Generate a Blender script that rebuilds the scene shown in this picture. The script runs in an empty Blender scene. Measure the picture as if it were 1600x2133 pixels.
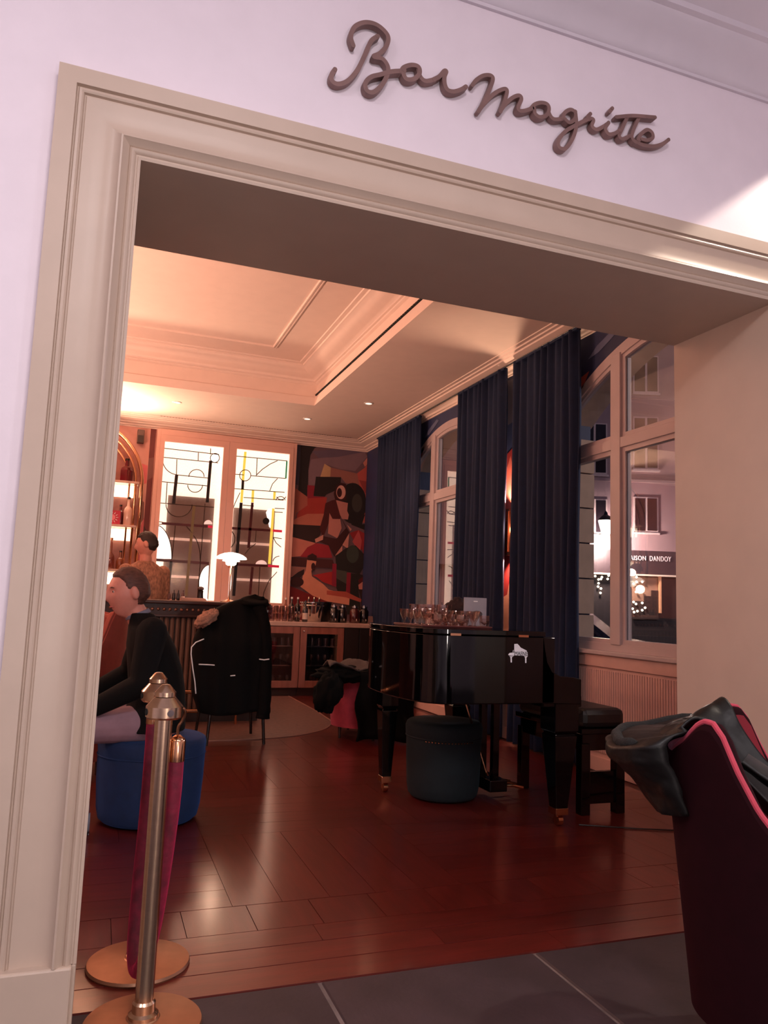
import bpy, bmesh, math, random
import numpy as np
from mathutils import Vector, Matrix, noise as mnoise
random.seed(7)
PI = math.pi
scene = bpy.context.scene
COL = scene.collection

# ------------------------------------------------------------------ camera
FPX, YAW, PITCH, ROLL = 1603.14, 0.350412, 0.121489, 0.0373544
CAM = Vector((0, 0, 1.15))
_f = Vector((math.sin(YAW)*math.cos(PITCH), math.cos(YAW)*math.cos(PITCH), math.sin(PITCH)))
_r = Vector((math.cos(YAW), -math.sin(YAW), 0))
_u = _r.cross(_f)
RIGHT = _r*math.cos(ROLL) + _u*math.sin(ROLL)
UP = -_r*math.sin(ROLL) + _u*math.cos(ROLL)
cd = bpy.data.cameras.new('camera')
cam = bpy.data.objects.new('camera', cd)
COL.objects.link(cam)
cam.matrix_world = Matrix(((RIGHT.x, UP.x, -_f.x, CAM.x), (RIGHT.y, UP.y, -_f.y, CAM.y), (RIGHT.z, UP.z, -_f.z, CAM.z), (0, 0, 0, 1)))
cd.sensor_fit = 'VERTICAL'
cd.sensor_height = 36
cd.lens = FPX*36/2133
cd.clip_start = 0.05
cd.clip_end = 200
scene.camera = cam

# ------------------------------------------------------------------ exposure and world
scene.view_settings.view_transform = 'Standard'
scene.view_settings.look = 'None'
scene.view_settings.gamma = 1
scene.view_settings.use_curve_mapping = False
scene.view_settings.exposure = 0.0
scene.cycles.use_denoising = True
scene.cycles.max_bounces = 8
scene.cycles.transparent_max_bounces = 24
scene.cycles.sample_clamp_indirect = 6
world = bpy.data.worlds.new('night_sky')
scene.world = world
world.use_nodes = True
world.node_tree.nodes['Background'].inputs[0].default_value = (0.05, 0.05, 0.10, 1)
world.node_tree.nodes['Background'].inputs[1].default_value = 0.30

def light(name, kind, loc, power, color, size=0.1, target=None, spot=None, blend=0.5):
    d = bpy.data.lights.new(name, kind)
    d.energy = power
    d.color = color
    if kind == 'AREA':
        d.shape = 'DISK'
        d.size = size
    else:
        d.shadow_soft_size = size
    if kind == 'SPOT':
        d.spot_size = math.radians(spot)
        d.spot_blend = blend
    o = bpy.data.objects.new(name, d)
    COL.objects.link(o)
    o.location = loc
    if target is not None:
        o.rotation_euler = (Vector(target)-Vector(loc)).to_track_quat('-Z', 'Y').to_euler()
    return o

WARM = (1.0, 0.54, 0.39)
AMBER = (1.0, 0.62, 0.42)
COOL = (1.0, 0.90, 0.92)
# lobby ceiling lamps (behind and above the photographer)
light('lobby_lamp', 'AREA', (0.3, -0.5, 3.50), 56, COOL, 0.6, (0.3, 0.3, 0))
light('lobby_lamp', 'AREA', (-1.6, 0.4, 3.50), 30, COOL, 0.5, (-1.5, 1.0, 0))
light('lobby_lamp', 'AREA', (2.2, -1.2, 3.50), 34, COOL, 0.6, (2.2, -0.6, 0))
light('lobby_downlight', 'SPOT', (3.02, 1.99, 3.46), 105, (1.0, 0.84, 0.68), 0.03, (3.02, 1.99, 0), 104, 0.06)
light('lobby_soffit_fill', 'POINT', (0.9, -1.5, 0.85), 60, (1.0, 0.88, 0.80), 0.12)  # added unseen light that brightens the doorway soffit from below
# the phone's small flash beside its lens
light('phone_flash', 'POINT', (0.015, -0.03, 1.20), 20.0, (1.0, 0.94, 0.90), 0.012)
# bar room: unseen lights added at left brighten the ceiling; shelf uplight, recessed downlights
light('unseen_bar_uplight', 'SPOT', (-1.6, 6.4, 1.9), 380, WARM, 0.15, (-0.4, 6.9, 4.0), 150, 0.9)
light('unseen_bar_uplight', 'SPOT', (-1.8, 9.0, 1.9), 150, WARM, 0.15, (-1.5, 9.0, 4.0), 140, 0.9)
light('shelf_uplight', 'SPOT', (-0.15, 9.95, 3.0), 190, AMBER, 0.08, (0.1, 9.6, 3.6), 160, 0.9)
light('unseen_bar_fill', 'POINT', (-1.5, 5.2, 2.3), 70, WARM, 0.12)  # added point light out of view for the warm ceiling glow
DOWN = [(2.842, 8.448), (2.381, 9.554), (0.729, 9.531), (-0.8, 9.5)]
for _x, _y in DOWN:
    light('ceiling_downlight_lamp', 'SPOT', (_x, _y, 3.50), 34, WARM, 0.03, (_x, _y, 0), 95, 0.6)
# moonless street: wall lantern and unseen lights brighten the facade and window reveal (made below)

# ------------------------------------------------------------------ helpers
def ray(px, py):
    return RIGHT*((px-800)/FPX) - UP*((py-1066.5)/FPX) + _f

def at(px, py, ax, val):
    d = ray(px, py)
    i = 'xyz'.index(ax)
    return CAM + d*((val-CAM[i])/d[i])

def s2l(c):
    return tuple(((v/255)/12.92 if v/255 <= 0.04045 else ((v/255+0.055)/1.055)**2.4) for v in c)

MATS = {}
def mat(name, rgb, rough=0.5, metal=0.0, var=0.08, scale=8.0, bump=0.0, bscale=60.0, spec=0.5, emit=None, estr=0.0, stretch=None, sheen=0.0, coat=0.0, ctint=None):
    if name in MATS:
        return MATS[name]
    m = bpy.data.materials.new(name)
    m.use_nodes = True
    nt = m.node_tree
    b = nt.nodes['Principled BSDF']
    lin = s2l(rgb)
    tc = nt.nodes.new('ShaderNodeTexCoord')
    mp = nt.nodes.new('ShaderNodeMapping')
    nt.links.new(tc.outputs['Object'], mp.inputs[0])
    if stretch:
        mp.inputs['Scale'].default_value = stretch
    nz = nt.nodes.new('ShaderNodeTexNoise')
    nz.inputs['Scale'].default_value = scale
    nz.inputs['Detail'].default_value = 4
    nt.links.new(mp.outputs[0], nz.inputs['Vector'])
    cr = nt.nodes.new('ShaderNodeValToRGB')
    cr.color_ramp.elements[0].position = 0.3
    cr.color_ramp.elements[1].position = 0.7
    cr.color_ramp.elements[0].color = tuple(v*(1-var) for v in lin)+(1,)
    cr.color_ramp.elements[1].color = tuple(min(1, v*(1+var)) for v in lin)+(1,)
    nt.links.new(nz.outputs['Fac'], cr.inputs[0])
    nt.links.new(cr.outputs[0], b.inputs['Base Color'])
    b.inputs['Roughness'].default_value = rough
    b.inputs['Metallic'].default_value = metal
    b.inputs['Specular IOR Level'].default_value = spec
    if sheen:
        b.inputs['Sheen Weight'].default_value = sheen
        b.inputs['Sheen Tint'].default_value = tuple(min(1, v*8) for v in lin)+(1,)
    if coat:
        b.inputs['Coat Weight'].default_value = coat
        b.inputs['Coat Roughness'].default_value = 0.17
        b.inputs['Coat IOR'].default_value = 1.7
        if ctint:
            b.inputs['Coat Tint'].default_value = ctint+(1,)
    if emit:
        b.inputs['Emission Color'].default_value = s2l(emit)+(1,)
        b.inputs['Emission Strength'].default_value = estr
    if bump:
        n2 = nt.nodes.new('ShaderNodeTexNoise')
        n2.inputs['Scale'].default_value = bscale
        n2.inputs['Detail'].default_value = 5
        nt.links.new(mp.outputs[0], n2.inputs['Vector'])
        bp = nt.nodes.new('ShaderNodeBump')
        bp.inputs['Strength'].default_value = bump
        bp.inputs['Distance'].default_value = 0.01
        nt.links.new(n2.outputs['Fac'], bp.inputs['Height'])
        nt.links.new(bp.outputs[0], b.inputs['Normal'])
    MATS[name] = m
    return m

def glassmat(name, tint=(255, 255, 255), refl=1.0, rough=0.0, haze=0.0):
    """thin clear pane: fresnel mix of a mirror reflection and see-through tint"""
    if name in MATS:
        return MATS[name]
    m = bpy.data.materials.new(name)
    m.use_nodes = True
    nt = m.node_tree
    nt.nodes.clear()
    out = nt.nodes.new('ShaderNodeOutputMaterial')
    tr = nt.nodes.new('ShaderNodeBsdfTransparent')
    tr.inputs[0].default_value = s2l(tint)+(1,)
    gl = nt.nodes.new('ShaderNodeBsdfGlossy')
    gl.inputs['Roughness'].default_value = rough
    fr = nt.nodes.new('ShaderNodeFresnel')
    ge = nt.nodes.new('ShaderNodeNewGeometry')
    mr = nt.nodes.new('ShaderNodeMapRange')
    mr.inputs['To Min'].default_value = 1.5
    mr.inputs['To Max'].default_value = 1/1.5
    nt.links.new(ge.outputs['Backfacing'], mr.inputs['Value'])
    nt.links.new(mr.outputs[0], fr.inputs[0])
    mu = nt.nodes.new('ShaderNodeMath')
    mu.operation = 'MULTIPLY'
    mu.inputs[1].default_value = refl
    nt.links.new(fr.outputs[0], mu.inputs[0])
    mx = nt.nodes.new('ShaderNodeMixShader')
    nt.links.new(mu.outputs[0], mx.inputs[0])
    nt.links.new(tr.outputs[0], mx.inputs[1])
    nt.links.new(gl.outputs[0], mx.inputs[2])
    last = mx
    if haze:
        df = nt.nodes.new('ShaderNodeBsdfTranslucent')
        df.inputs[0].default_value = s2l(tint)+(1,)
        nz = nt.nodes.new('ShaderNodeTexNoise')
        nz.inputs['Scale'].default_value = 90
        ml = nt.nodes.new('ShaderNodeMath')
        ml.operation = 'MULTIPLY'
        ml.inputs[1].default_value = haze*2
        nt.links.new(nz.outputs['Fac'], ml.inputs[0])
        m2 = nt.nodes.new('ShaderNodeMixShader')
        nt.links.new(ml.outputs[0], m2.inputs[0])
        nt.links.new(mx.outputs[0], m2.inputs[1])
        nt.links.new(df.outputs[0], m2.inputs[2])
        last = m2
    nt.links.new(last.outputs[0], out.inputs[0])
    MATS[name] = m
    return m

def link(o, parent=None):
    COL.objects.link(o)
    if parent is not None:
        o.parent = parent
    return o

def tag(o, label, cat, group=None):
    o['label'] = label
    o['category'] = cat
    if group:
        o['group'] = group
    return o

def thing(name, label, cat, loc=(0, 0, 0), group=None):
    o = bpy.data.objects.new(name, None)
    o.empty_display_size = 0.1
    o.location = loc
    link(o)
    return tag(o, label, cat, group)

def rootloc(p):
    v = Vector((0, 0, 0))
    while p is not None:
        v = v + Vector(p.location)
        p = p.parent
    return v

class MB:
    def __init__(s):
        s.v = []; s.f = []; s.m = []; s.cur = 0
    def add(s, vs, fs):
        n = len(s.v)
        s.v += [tuple(p) for p in vs]
        s.f += [tuple(i+n for i in f) for f in fs]
        s.m += [s.cur]*len(fs)
        return s
    def box(s, x0, x1, y0, y1, z0, z1):
        vs = [(x, y, z) for z in (z0, z1) for y in (y0, y1) for x in (x0, x1)]
        return s.add(vs, [(0, 2, 3, 1), (4, 5, 7, 6), (0, 1, 5, 4), (2, 6, 7, 3), (0, 4, 6, 2), (1, 3, 7, 5)])
    def obox(s, c, ax, ay, az, hx, hy, hz):
        c = Vector(c); ax = Vector(ax)*hx; ay = Vector(ay)*hy; az = Vector(az)*hz
        vs = [c+ax*i+ay*j+az*k for k in (-1, 1) for j in (-1, 1) for i in (-1, 1)]
        return s.add(vs, [(0, 2, 3, 1), (4, 5, 7, 6), (0, 1, 5, 4), (2, 6, 7, 3), (0, 4, 6, 2), (1, 3, 7, 5)])
    def lathe(s, c, prof, n=24, sx=1.0, sy=1.0, caps=True):
        c = Vector(c); vs = []; fs = []
        for r, z in prof:
            for k in range(n):
                a = 2*PI*k/n
                vs.append((c.x+r*sx*math.cos(a), c.y+r*sy*math.sin(a), c.z+z))
        for i in range(len(prof)-1):
            for k in range(n):
                fs.append((i*n+k, i*n+(k+1) % n, (i+1)*n+(k+1) % n, (i+1)*n+k))
        if caps:
            fs.append(tuple(range(n-1, -1, -1)))
            fs.append(tuple((len(prof)-1)*n+k for k in range(n)))
        return s.add(vs, fs)
    def tube(s, pts, r, n=10, caps=True, flat=None):
        pts = [Vector(p) for p in pts]
        rs = r if isinstance(r, (list, tuple)) else [r]*len(pts)
        vs = []; fs = []
        prevn = None
        for i, p in enumerate(pts):
            t = (pts[min(i+1, len(pts)-1)]-pts[max(i-1, 0)])
            t = t.normalized() if t.length > 1e-9 else Vector((0, 0, 1))
            if prevn is None:
                a = Vector((0, 0, 1)) if abs(t.z) < 0.9 else Vector((1, 0, 0))
                nn = t.cross(a).normalized()
            else:
                nn = (prevn - t*prevn.dot(t))
                nn = nn.normalized() if nn.length > 1e-6 else t.cross(Vector((1, 0, 0))).normalized()
            prevn = nn
            b = t.cross(nn)
            for k in range(n):
                a = 2*PI*k/n
                vs.append(p + (nn*math.cos(a)+b*math.sin(a))*rs[i])
        for i in range(len(pts)-1):
            for k in range(n):
                fs.append((i*n+k, i*n+(k+1) % n, (i+1)*n+(k+1) % n, (i+1)*n+k))
        if caps:
            fs.append(tuple(range(n-1, -1, -1)))
            fs.append(tuple((len(pts)-1)*n+k for k in range(n)))
        return s.add(vs, fs)
    def prism(s, poly, d):
        """extrude a planar polygon (3D points) along vector d"""
        n = len(poly); d = Vector(d)
        a = [Vector(p) for p in poly]
        vs = a + [p+d for p in a]
        fs = [tuple(range(n-1, -1, -1)), tuple(range(n, 2*n))]
        fs += [(i, (i+1) % n, n+(i+1) % n, n+i) for i in range(n)]
        return s.add(vs, fs)
    def grid(s, fn, nu, nv, closeu=False):
        vs = [fn(i/(nu if closeu else nu-1), j/(nv-1)) for j in range(nv) for i in range(nu)]
        fs = []
        for j in range(nv-1):
            for i in range(nu if closeu else nu-1):
                i2 = (i+1) % nu
                fs.append((j*nu+i, j*nu+i2, (j+1)*nu+i2, (j+1)*nu+i))
        return s.add(vs, fs)
    def sphere(s, c, r, n=12, m=8, sc=(1, 1, 1)):
        c = Vector(c)
        def fn(u, v):
            a = 2*PI*u; b = -PI/2+PI*v
            return (c.x+r*sc[0]*math.cos(b)*math.cos(a), c.y+r*sc[1]*math.cos(b)*math.sin(a), c.z+r*sc[2]*math.sin(b))
        return s.grid(fn, n, m+1, True)
    def build(s, name, m, parent=None, smooth=False, loc=None, bevel=0.0, solid=0.0, kind=None, sub=0):
        off = Vector(loc) if loc is not None else Vector((0, 0, 0))
        base = rootloc(parent)
        me = bpy.data.meshes.new(name)
        me.from_pydata([tuple(Vector(p)-base-off) for p in s.v], [], s.f)
        ml = m if isinstance(m, (list, tuple)) else [m]
        for x in ml:
            me.materials.append(x)
        if len(ml) > 1:
            me.polygons.foreach_set('material_index', s.m)
        me.update()
        bm = bmesh.new(); bm.from_mesh(me)
        bmesh.ops.remove_doubles(bm, verts=bm.verts, dist=1e-5)
        if not solid:
            bmesh.ops.recalc_face_normals(bm, faces=bm.faces)
        bm.to_mesh(me); bm.free()
        if smooth:
            me.polygons.foreach_set('use_smooth', [True]*len(me.polygons))
            if smooth != 'all':
                me.set_sharp_from_angle(angle=math.radians(38 if smooth is True else smooth))
        o = bpy.data.objects.new(name, me)
        link(o, parent)
        o.location = off
        if solid:
            md = o.modifiers.new('thickness', 'SOLIDIFY'); md.thickness = solid; md.offset = 0
        if bevel:
            md = o.modifiers.new('bevel', 'BEVEL'); md.width = bevel; md.segments = 2; md.limit_method = 'ANGLE'
        if sub:
            md = o.modifiers.new('subdivision', 'SUBSURF'); md.levels = sub; md.render_levels = sub
        if kind:
            o['kind'] = kind
        return o

def structure(o, label=None, cat=None):
    o['kind'] = 'structure'
    if label:
        o['label'] = label
    if cat:
        o['category'] = cat
    return o

def dup(root, loc, rotz=0.0, label=None, group=None, scale=None):
    r = root.copy(); COL.objects.link(r)
    r.location = loc
    if rotz:
        r.rotation_euler = (0, 0, rotz)
    if scale:
        r.scale = scale
    if label:
        r['label'] = label
    if group:
        r['group'] = group
    for ch in list(root.children):
        c = ch.copy(); COL.objects.link(c); c.parent = r
        for g in list(ch.children):
            d = g.copy(); COL.objects.link(d); d.parent = c
    return r

def catmull(pts, n=8):
    P = [Vector(p) for p in pts]
    P = [P[0]*2-P[1]] + P + [P[-1]*2-P[-2]]
    out = []
    for i in range(1, len(P)-2):
        for k in range(n):
            t = k/n
            a, b, c, d = P[i-1], P[i], P[i+1], P[i+2]
            out.append(0.5*((2*b)+(c-a)*t+(2*a-5*b+4*c-d)*t*t+(3*b-a-3*c+d)*t**3))
    out.append(P[-2])
    return out

def lerp(a, b, t):
    return a+(b-a)*t

def interp(tab, x):
    if x <= tab[0][0]:
        return tab[0][1]
    for (a, va), (b, vb) in zip(tab, tab[1:]):
        if x <= b:
            return lerp(va, vb, (x-a)/(b-a))
    return tab[-1][1]

# ------------------------------------------------------------------ materials
M_WALL = mat('white_wall_paint', (230, 219, 228), 0.7, var=0.02, bump=0.03)
M_TRIM = mat('beige_gloss_paint', (192, 171, 155), 0.42, var=0.03, bump=0.015, bscale=20)
M_CEIL = mat('bar_ceiling_paint', (236, 214, 200), 0.7, var=0.02)
M_LCEIL = mat('lobby_ceiling_paint', (214, 206, 216), 0.7, var=0.02)
M_BLUEWALL = mat('mural_blue', (44, 54, 92), 0.6, var=0.35, scale=1.6)
M_WINFRAME = mat('window_frame_paint', (192, 176, 176), 0.4, var=0.03)
M_BRASS = mat('brushed_brass', (212, 180, 152), 0.23, 1.0, var=0.06, scale=30, stretch=(1, 1, 6))
M_BRASSB = mat('satin_brass_plate', (176, 134, 108), 0.42, 1.0, var=0.08, scale=20)
M_BRASSP = mat('polished_brass', (214, 160, 122), 0.16, 1.0, var=0.05)
M_BLACKP = mat('black_piano_lacquer', (4, 4, 5), 0.06, var=0.0, spec=0.42)
M_CURTAIN = mat('navy_curtain', (9, 28, 58), 0.85, var=0.15, scale=20, sheen=0.15)
M_STONE = [mat('slate_tile_%s' % n, c, 0.55, var=0.25, scale=5, bump=0.12, bscale=30) for n, c in (('plain', (52, 40, 45)), ('light', (56, 43, 48)), ('dark', (48, 37, 43)))]
M_GROUT = mat('pale_grout', (104, 90, 88), 0.8, var=0.3, scale=12)
M_WOOD = [mat('parquet_%s' % n, c, 0.40, var=0.22, scale=3.0, stretch=(9, 1.2, 1), bump=0.03, bscale=18, coat=0.8, ctint=(1.0, 0.74, 0.66)) for n, c in (('red', (84, 25, 22)), ('brown', (86, 27, 23)), ('dark', (81, 24, 21)), ('warm', (88, 28, 24)))]
M_WOODX = [mat('parquet_cross_%s' % n, c, 0.40, var=0.22, scale=3.0, stretch=(1.2, 9, 1), bump=0.03, bscale=18, coat=0.8, ctint=(1.0, 0.74, 0.66)) for n, c in (('red', (84, 25, 22)), ('brown', (86, 27, 23)), ('dark', (81, 24, 21)), ('warm', (88, 28, 24)))]
M_DARK = mat('dark_void', (10, 9, 9), 0.8, var=0.0)
M_OAK = mat('warm_oak', (170, 112, 84), 0.4, var=0.15, scale=3, stretch=(8, 8, 1))
M_WALNUT = mat('dark_walnut', (62, 34, 26), 0.35, var=0.2, scale=3, stretch=(1, 8, 8))
M_MARBLE = mat('pale_marble', (196, 164, 150), 0.25, var=0.18, scale=6)
M_WHITE = mat('white_enamel', (235, 232, 228), 0.35, var=0.01)
M_CHROME = mat('polished_steel', (210, 205, 200), 0.12, 1.0, var=0.03)
M_CLEAR = glassmat('clear_glass', (246, 246, 246), 1.6)
M_CRYSTAL = glassmat('crystal_glass', (244, 232, 228), 3.2, 0.02)
M_WINGLASS = glassmat('window_glass', (232, 232, 236), 1.8)
M_BURG = mat('burgundy_velvet', (30, 5, 10), 0.9, var=0.12, scale=25, sheen=0.3, spec=0.1)
M_PINK = mat('pink_velvet', (186, 62, 80), 0.85, var=0.1, scale=25, sheen=0.3)
M_RUST = mat('rust_velvet', (140, 62, 50), 0.85, var=0.1, scale=25, sheen=0.2)
M_BLUEV = mat('blue_velvet', (9, 39, 78), 0.85, var=0.15, scale=18, sheen=0.35)
M_TEALV = mat('teal_velvet', (8, 22, 28), 0.85, var=0.15, scale=18, sheen=0.2)
M_BLACKC = mat('black_cloth', (5, 5, 6), 0.9, var=0.1, scale=30, bump=0.05, spec=0.2)
M_LEATHER = mat('black_leather', (13, 11, 11), 0.46, spec=0.35, var=0.15, scale=16, bump=0.12, bscale=40)
M_ROPE = mat('crimson_velvet_rope', (104, 10, 38), 0.75, var=0.35, scale=35, bump=0.3, bscale=50, sheen=0.6)
M_LETTER = mat('bronze_letter', (128, 98, 94), 0.5, 0.1, var=0.12, scale=14)
M_SKIN = mat('skin', (206, 138, 122), 0.5, var=0.06, scale=30)
M_BAND = mat('light_wood_plank_dark_gap', (70, 24, 20), 0.5)
# ================================================================== SETTING
YF, YB = 2.29, 2.83            # lobby face and bar face of the doorway wall
XL, XR, ZD = 0.022, 2.462, 2.42  # opening
XW, YW = 3.60, 10.66           # window wall, far wall
ZC, ZL = 3.53, 3.60            # bar ceiling, lobby ceiling

# floor slab and its pieces
b = MB(); b.box(-3.2, 4.6, -3.2, 2.42, -0.12, -0.006); b.cur = 1; b.box(-3.2, XW, 2.42, YW, -0.12, -0.006)
floor = structure(b.build('floor', [M_GROUT, M_BAND]), 'dark parquet and slate floor through the doorway', 'floor')

def piece(name, sx, sy, m, bev=0.003, z0=-0.006, z1=0.0):
    bb = MB()
    hx, hy = sx/2, sy/2
    vs = [(-hx, -hy, z0), (hx, -hy, z0), (hx, hy, z0), (-hx, hy, z0), (-hx+bev, -hy+bev, z1), (hx-bev, -hy+bev, z1), (hx-bev, hy-bev, z1), (-hx+bev, hy-bev, z1)]
    bb.add(vs, [(4, 5, 6, 7), (0, 1, 5, 4), (1, 2, 6, 5), (2, 3, 7, 6), (3, 0, 4, 7)])
    o = bb.build(name, m, floor)
    return o
def scatter_pieces(name, sx, sy, spots, mats, bev=0.003):
    protos = {}
    for (x, y) in spots:
        k = random.randrange(len(mats))
        if k not in protos:
            o = piece(name, sx, sy, mats[k], bev); protos[k] = o.data
        else:
            o = bpy.data.objects.new(name, protos[k]); link(o, floor)
        o.location = (x, y, random.uniform(-0.0002, 0.0))
tw = 0.755
scatter_pieces('stone_tile', tw-0.012, tw-0.012, [(-0.025+tw*(i+0.5), 2.42-tw*(j+0.5)) for i in range(-4, 6) for j in range(7) if -3.2 < -0.025+tw*(i+0.5) < 4.4], M_STONE, 0.004)
for j in range(3):
    scatter_pieces('threshold_board', 1.6, 0.134, [(0.02+1.6*(i+0.5)-0.4*j, 2.42+0.137*(j+0.5)) for i in range(-1, 3)], M_WOODX, 0.001)
scatter_pieces('border_plank', 0.2422, 0.2345, [(-2.3+0.2435*i+0.12, 2.83+0.118) for i in range(24)], M_WOOD, 0.0008)
px0, py0, pw, ph = 0.57, 3.068, 0.965, 0.90
sp_a, sp_b = [], []
for i in range(-3, 4):
    for j in range(8):
        x0, y0 = px0+pw*i, py0+ph*j
        if (i+j) % 2 == 0:
            for k in range(5):
                x = x0+pw/5*(k+0.5)
                if x+pw/10 < XW-0.01 and y0+ph < YW:
                    sp_a.append((x, y0+ph/2))
        else:
            for k in range(5):
                if x0+pw < XW+0.2 and y0+ph < YW:
                    sp_b.append((x0+pw/2, y0+ph/5*(k+0.5)))
scatter_pieces('plank', pw/5-0.0012, ph-0.0012, sp_a, M_WOOD, 0.0004)
scatter_pieces('plank', pw-0.0012, ph/5-0.0012, [p for p in sp_b if p[0]+pw/2 < XW], M_WOODX, 0.0004)
# pale terrazzo apron with a rounded corner in front of the bar, edged by a thin light strip
edge = catmull([(-2.6, 6.52, 0), (0.4, 6.52, 0), (1.0, 6.54, 0), (1.4, 6.59, 0), (1.75, 6.72, 0), (2.05, 7.0, 0), (2.24, 7.4, 0), (2.28, 7.8, 0), (2.30, 8.25, 0), (2.31, 9.5, 0)], 6)
b = MB(); b.prism([(p.x, p.y, 0.0005) for p in edge]+[(-2.6, 9.5, 0.0005)], (0, 0, 0.0035))
apron = b.build('terrazzo_apron', mat('terrazzo', (104, 74, 66), 0.45, var=0.3, scale=26), floor)
b = MB(); b.tube([(p.x, p.y, 0.004) for p in edge], 0.006, 6)
b.build('edge_strip', mat('pale_strip', (150, 112, 100), 0.4), floor)

# doorway wall
b = MB()
b.box(-3.2, XL-0.012, YF, YB, 0, 4.05); b.box(XR+0.012, 4.6, YF, YB, 0, 4.05); b.box(XL-0.012, XR+0.012, YF, YB, ZD+0.012, 4.05)
structure(b.build('wall_front', M_WALL), 'white plaster wall around the wide doorway', 'wall')
b = MB()
b.box(XL-0.012, XL, YF, YB+0.004, 0, ZD); b.box(XR, XR+0.012, YF, YB+0.004, 0, ZD); b.box(XL-0.012, XR+0.012, YF, YB+0.004, ZD, ZD+0.012)
structure(b.build('trim_2', M_TRIM), 'beige painted lining inside the doorway', 'door lining')
# moulded casing, mitred (w from inner edge outwards, d proud of the wall)
prof = [(0, 0), (0, .044), (.008, .047), (.010, .043), (.014, .044), (.020, .053), (.026, .055), (.031, .050), (.033, .046), (.036, .052), (.050, .062), (.053, .066), (.058, .064), (.062, .054), (.070, .043), (.085, .034), (.105, .031), (.135, .033), (.160, .038), (.163, .034), (.166, .034), (.169, .042), (.174, .045), (.181, .043), (.184, .036), (.187, .036), (.190, .047), (.240, .047), (.240, 0)]
root = bpy.data.objects.new('trim_1', None); link(root); root.location = (XL-0.12, YF, 0)
structure(root, 'wide beige moulded door casing around the doorway', 'door casing')
PL = 0.205
def casing(path_fn, name):
    bb = MB(); n = len(prof)
    rings = [[path_fn(k, w, d) for w, d in prof] for k in (0, 1)]
    vs = rings[0]+rings[1]
    fs = [(i, i+1, n+i+1, n+i) for i in range(n-1)] + [tuple(range(n)), tuple(range(2*n-1, n-1, -1))]
    bb.add(vs, fs)
    return bb.build(name, M_TRIM, root, smooth=True)
casing(lambda k, w, d: (XL-w, YF-d, (PL if k == 0 else ZD+w)), 'casing_leg')
casing(lambda k, w, d: (XR+w, YF-d, (PL if k == 0 else ZD+w)), 'casing_leg')
casing(lambda k, w, d: ((XL-w) if k == 0 else (XR+w), YF-d, ZD+w), 'casing_head')
for x0, x1, xi0, xi1 in ((XL-0.245, XL-0.010, XL-0.012, XL), (XR+0.010, XR+0.245, XR, XR+0.012)):
    b = MB(); b.box(x0, x1, YF-0.064, YF, 0, PL); b.box(xi0, xi1, YF-0.046, YF, 0, PL+0.001)
    b.build('plinth_block', M_TRIM, root, bevel=0.006)

# lobby shell
b = MB(); b.box(-3.3, -3.2, -3.2, YF, 0, ZL+0.4); structure(b.build('wall_left', M_WALL), 'white lobby wall on the left', 'wall')
b = MB(); b.box(4.6, 4.7, -3.2, YF, 0, ZL+0.4); structure(b.build('wall_right', M_WALL), 'white lobby wall on the right', 'wall')
b = MB(); b.box(-3.2, 4.6, -3.3, -3.2, 0, ZL+0.4); structure(b.build('wall_back', M_WALL), 'white lobby wall behind the camera', 'wall')
b = MB(); b.box(-3.2, 4.6, -3.2, YF, ZL, ZL+0.12); structure(b.build('ceiling', M_LCEIL), 'pale lobby ceiling', 'ceiling')
b = MB()
cp = [(0, 3.31), (.012, 3.31), (.014, 3.322), (.022, 3.326), (.03, 3.34), (.045, 3.365), (.075, 3.40), (.12, 3.43), (.13, 3.45), (.15, 3.455), (.155, 3.475), (.20, 3.50), (.26, 3.53), (.27, 3.55), (.29, 3.555), (.295, ZL), (0, ZL)]
n = len(cp)
b.add([(x, YF-d, z) for x in (-3.2, 4.6) for d, z in cp], [(i, i+1, n+i+1, n+i) for i in range(n-1)])
structure(b.build('trim_3', M_LCEIL, smooth=True), 'layered plaster cornice above the lobby wall', 'cornice')
# slot air vent in the lobby ceiling cornice
vx = at(1590, 6, 'z', 3.556)
v = thing('air_vent', 'dark slotted air vent in the lobby ceiling at the top right', 'vent', (vx.x+0.15, vx.y, 3.55))
b = MB(); b.box(vx.x-0.02, vx.x+0.5, vx.y-0.05, vx.y+0.03, 3.585, 3.602); b.build('frame', M_LCEIL, v)
for k in range(6):
    b = MB(); b.box(vx.x+0.0+0.08*k, vx.x+0.06+0.08*k, vx.y-0.035, vx.y+0.015, 3.580, 3.586); b.build('slot', M_DARK, v)

# ---------------------------------------------------------------- bar room walls
b = MB(); b.box(-3.2, 4.1, YW, YW+0.12, 0, 4.1); structure(b.build('wall_far', mat('far_wall_paint', (196, 140, 130), 0.65, var=0.12, scale=1.2)), 'far wall of the bar with mural and backlit cabinet', 'wall')
b = MB(); b.box(-3.3, -3.2, YB, YW, 0, 4.1); structure(b.build('wall_side', M_WALL), 'left bar wall out of view', 'wall')

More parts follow.
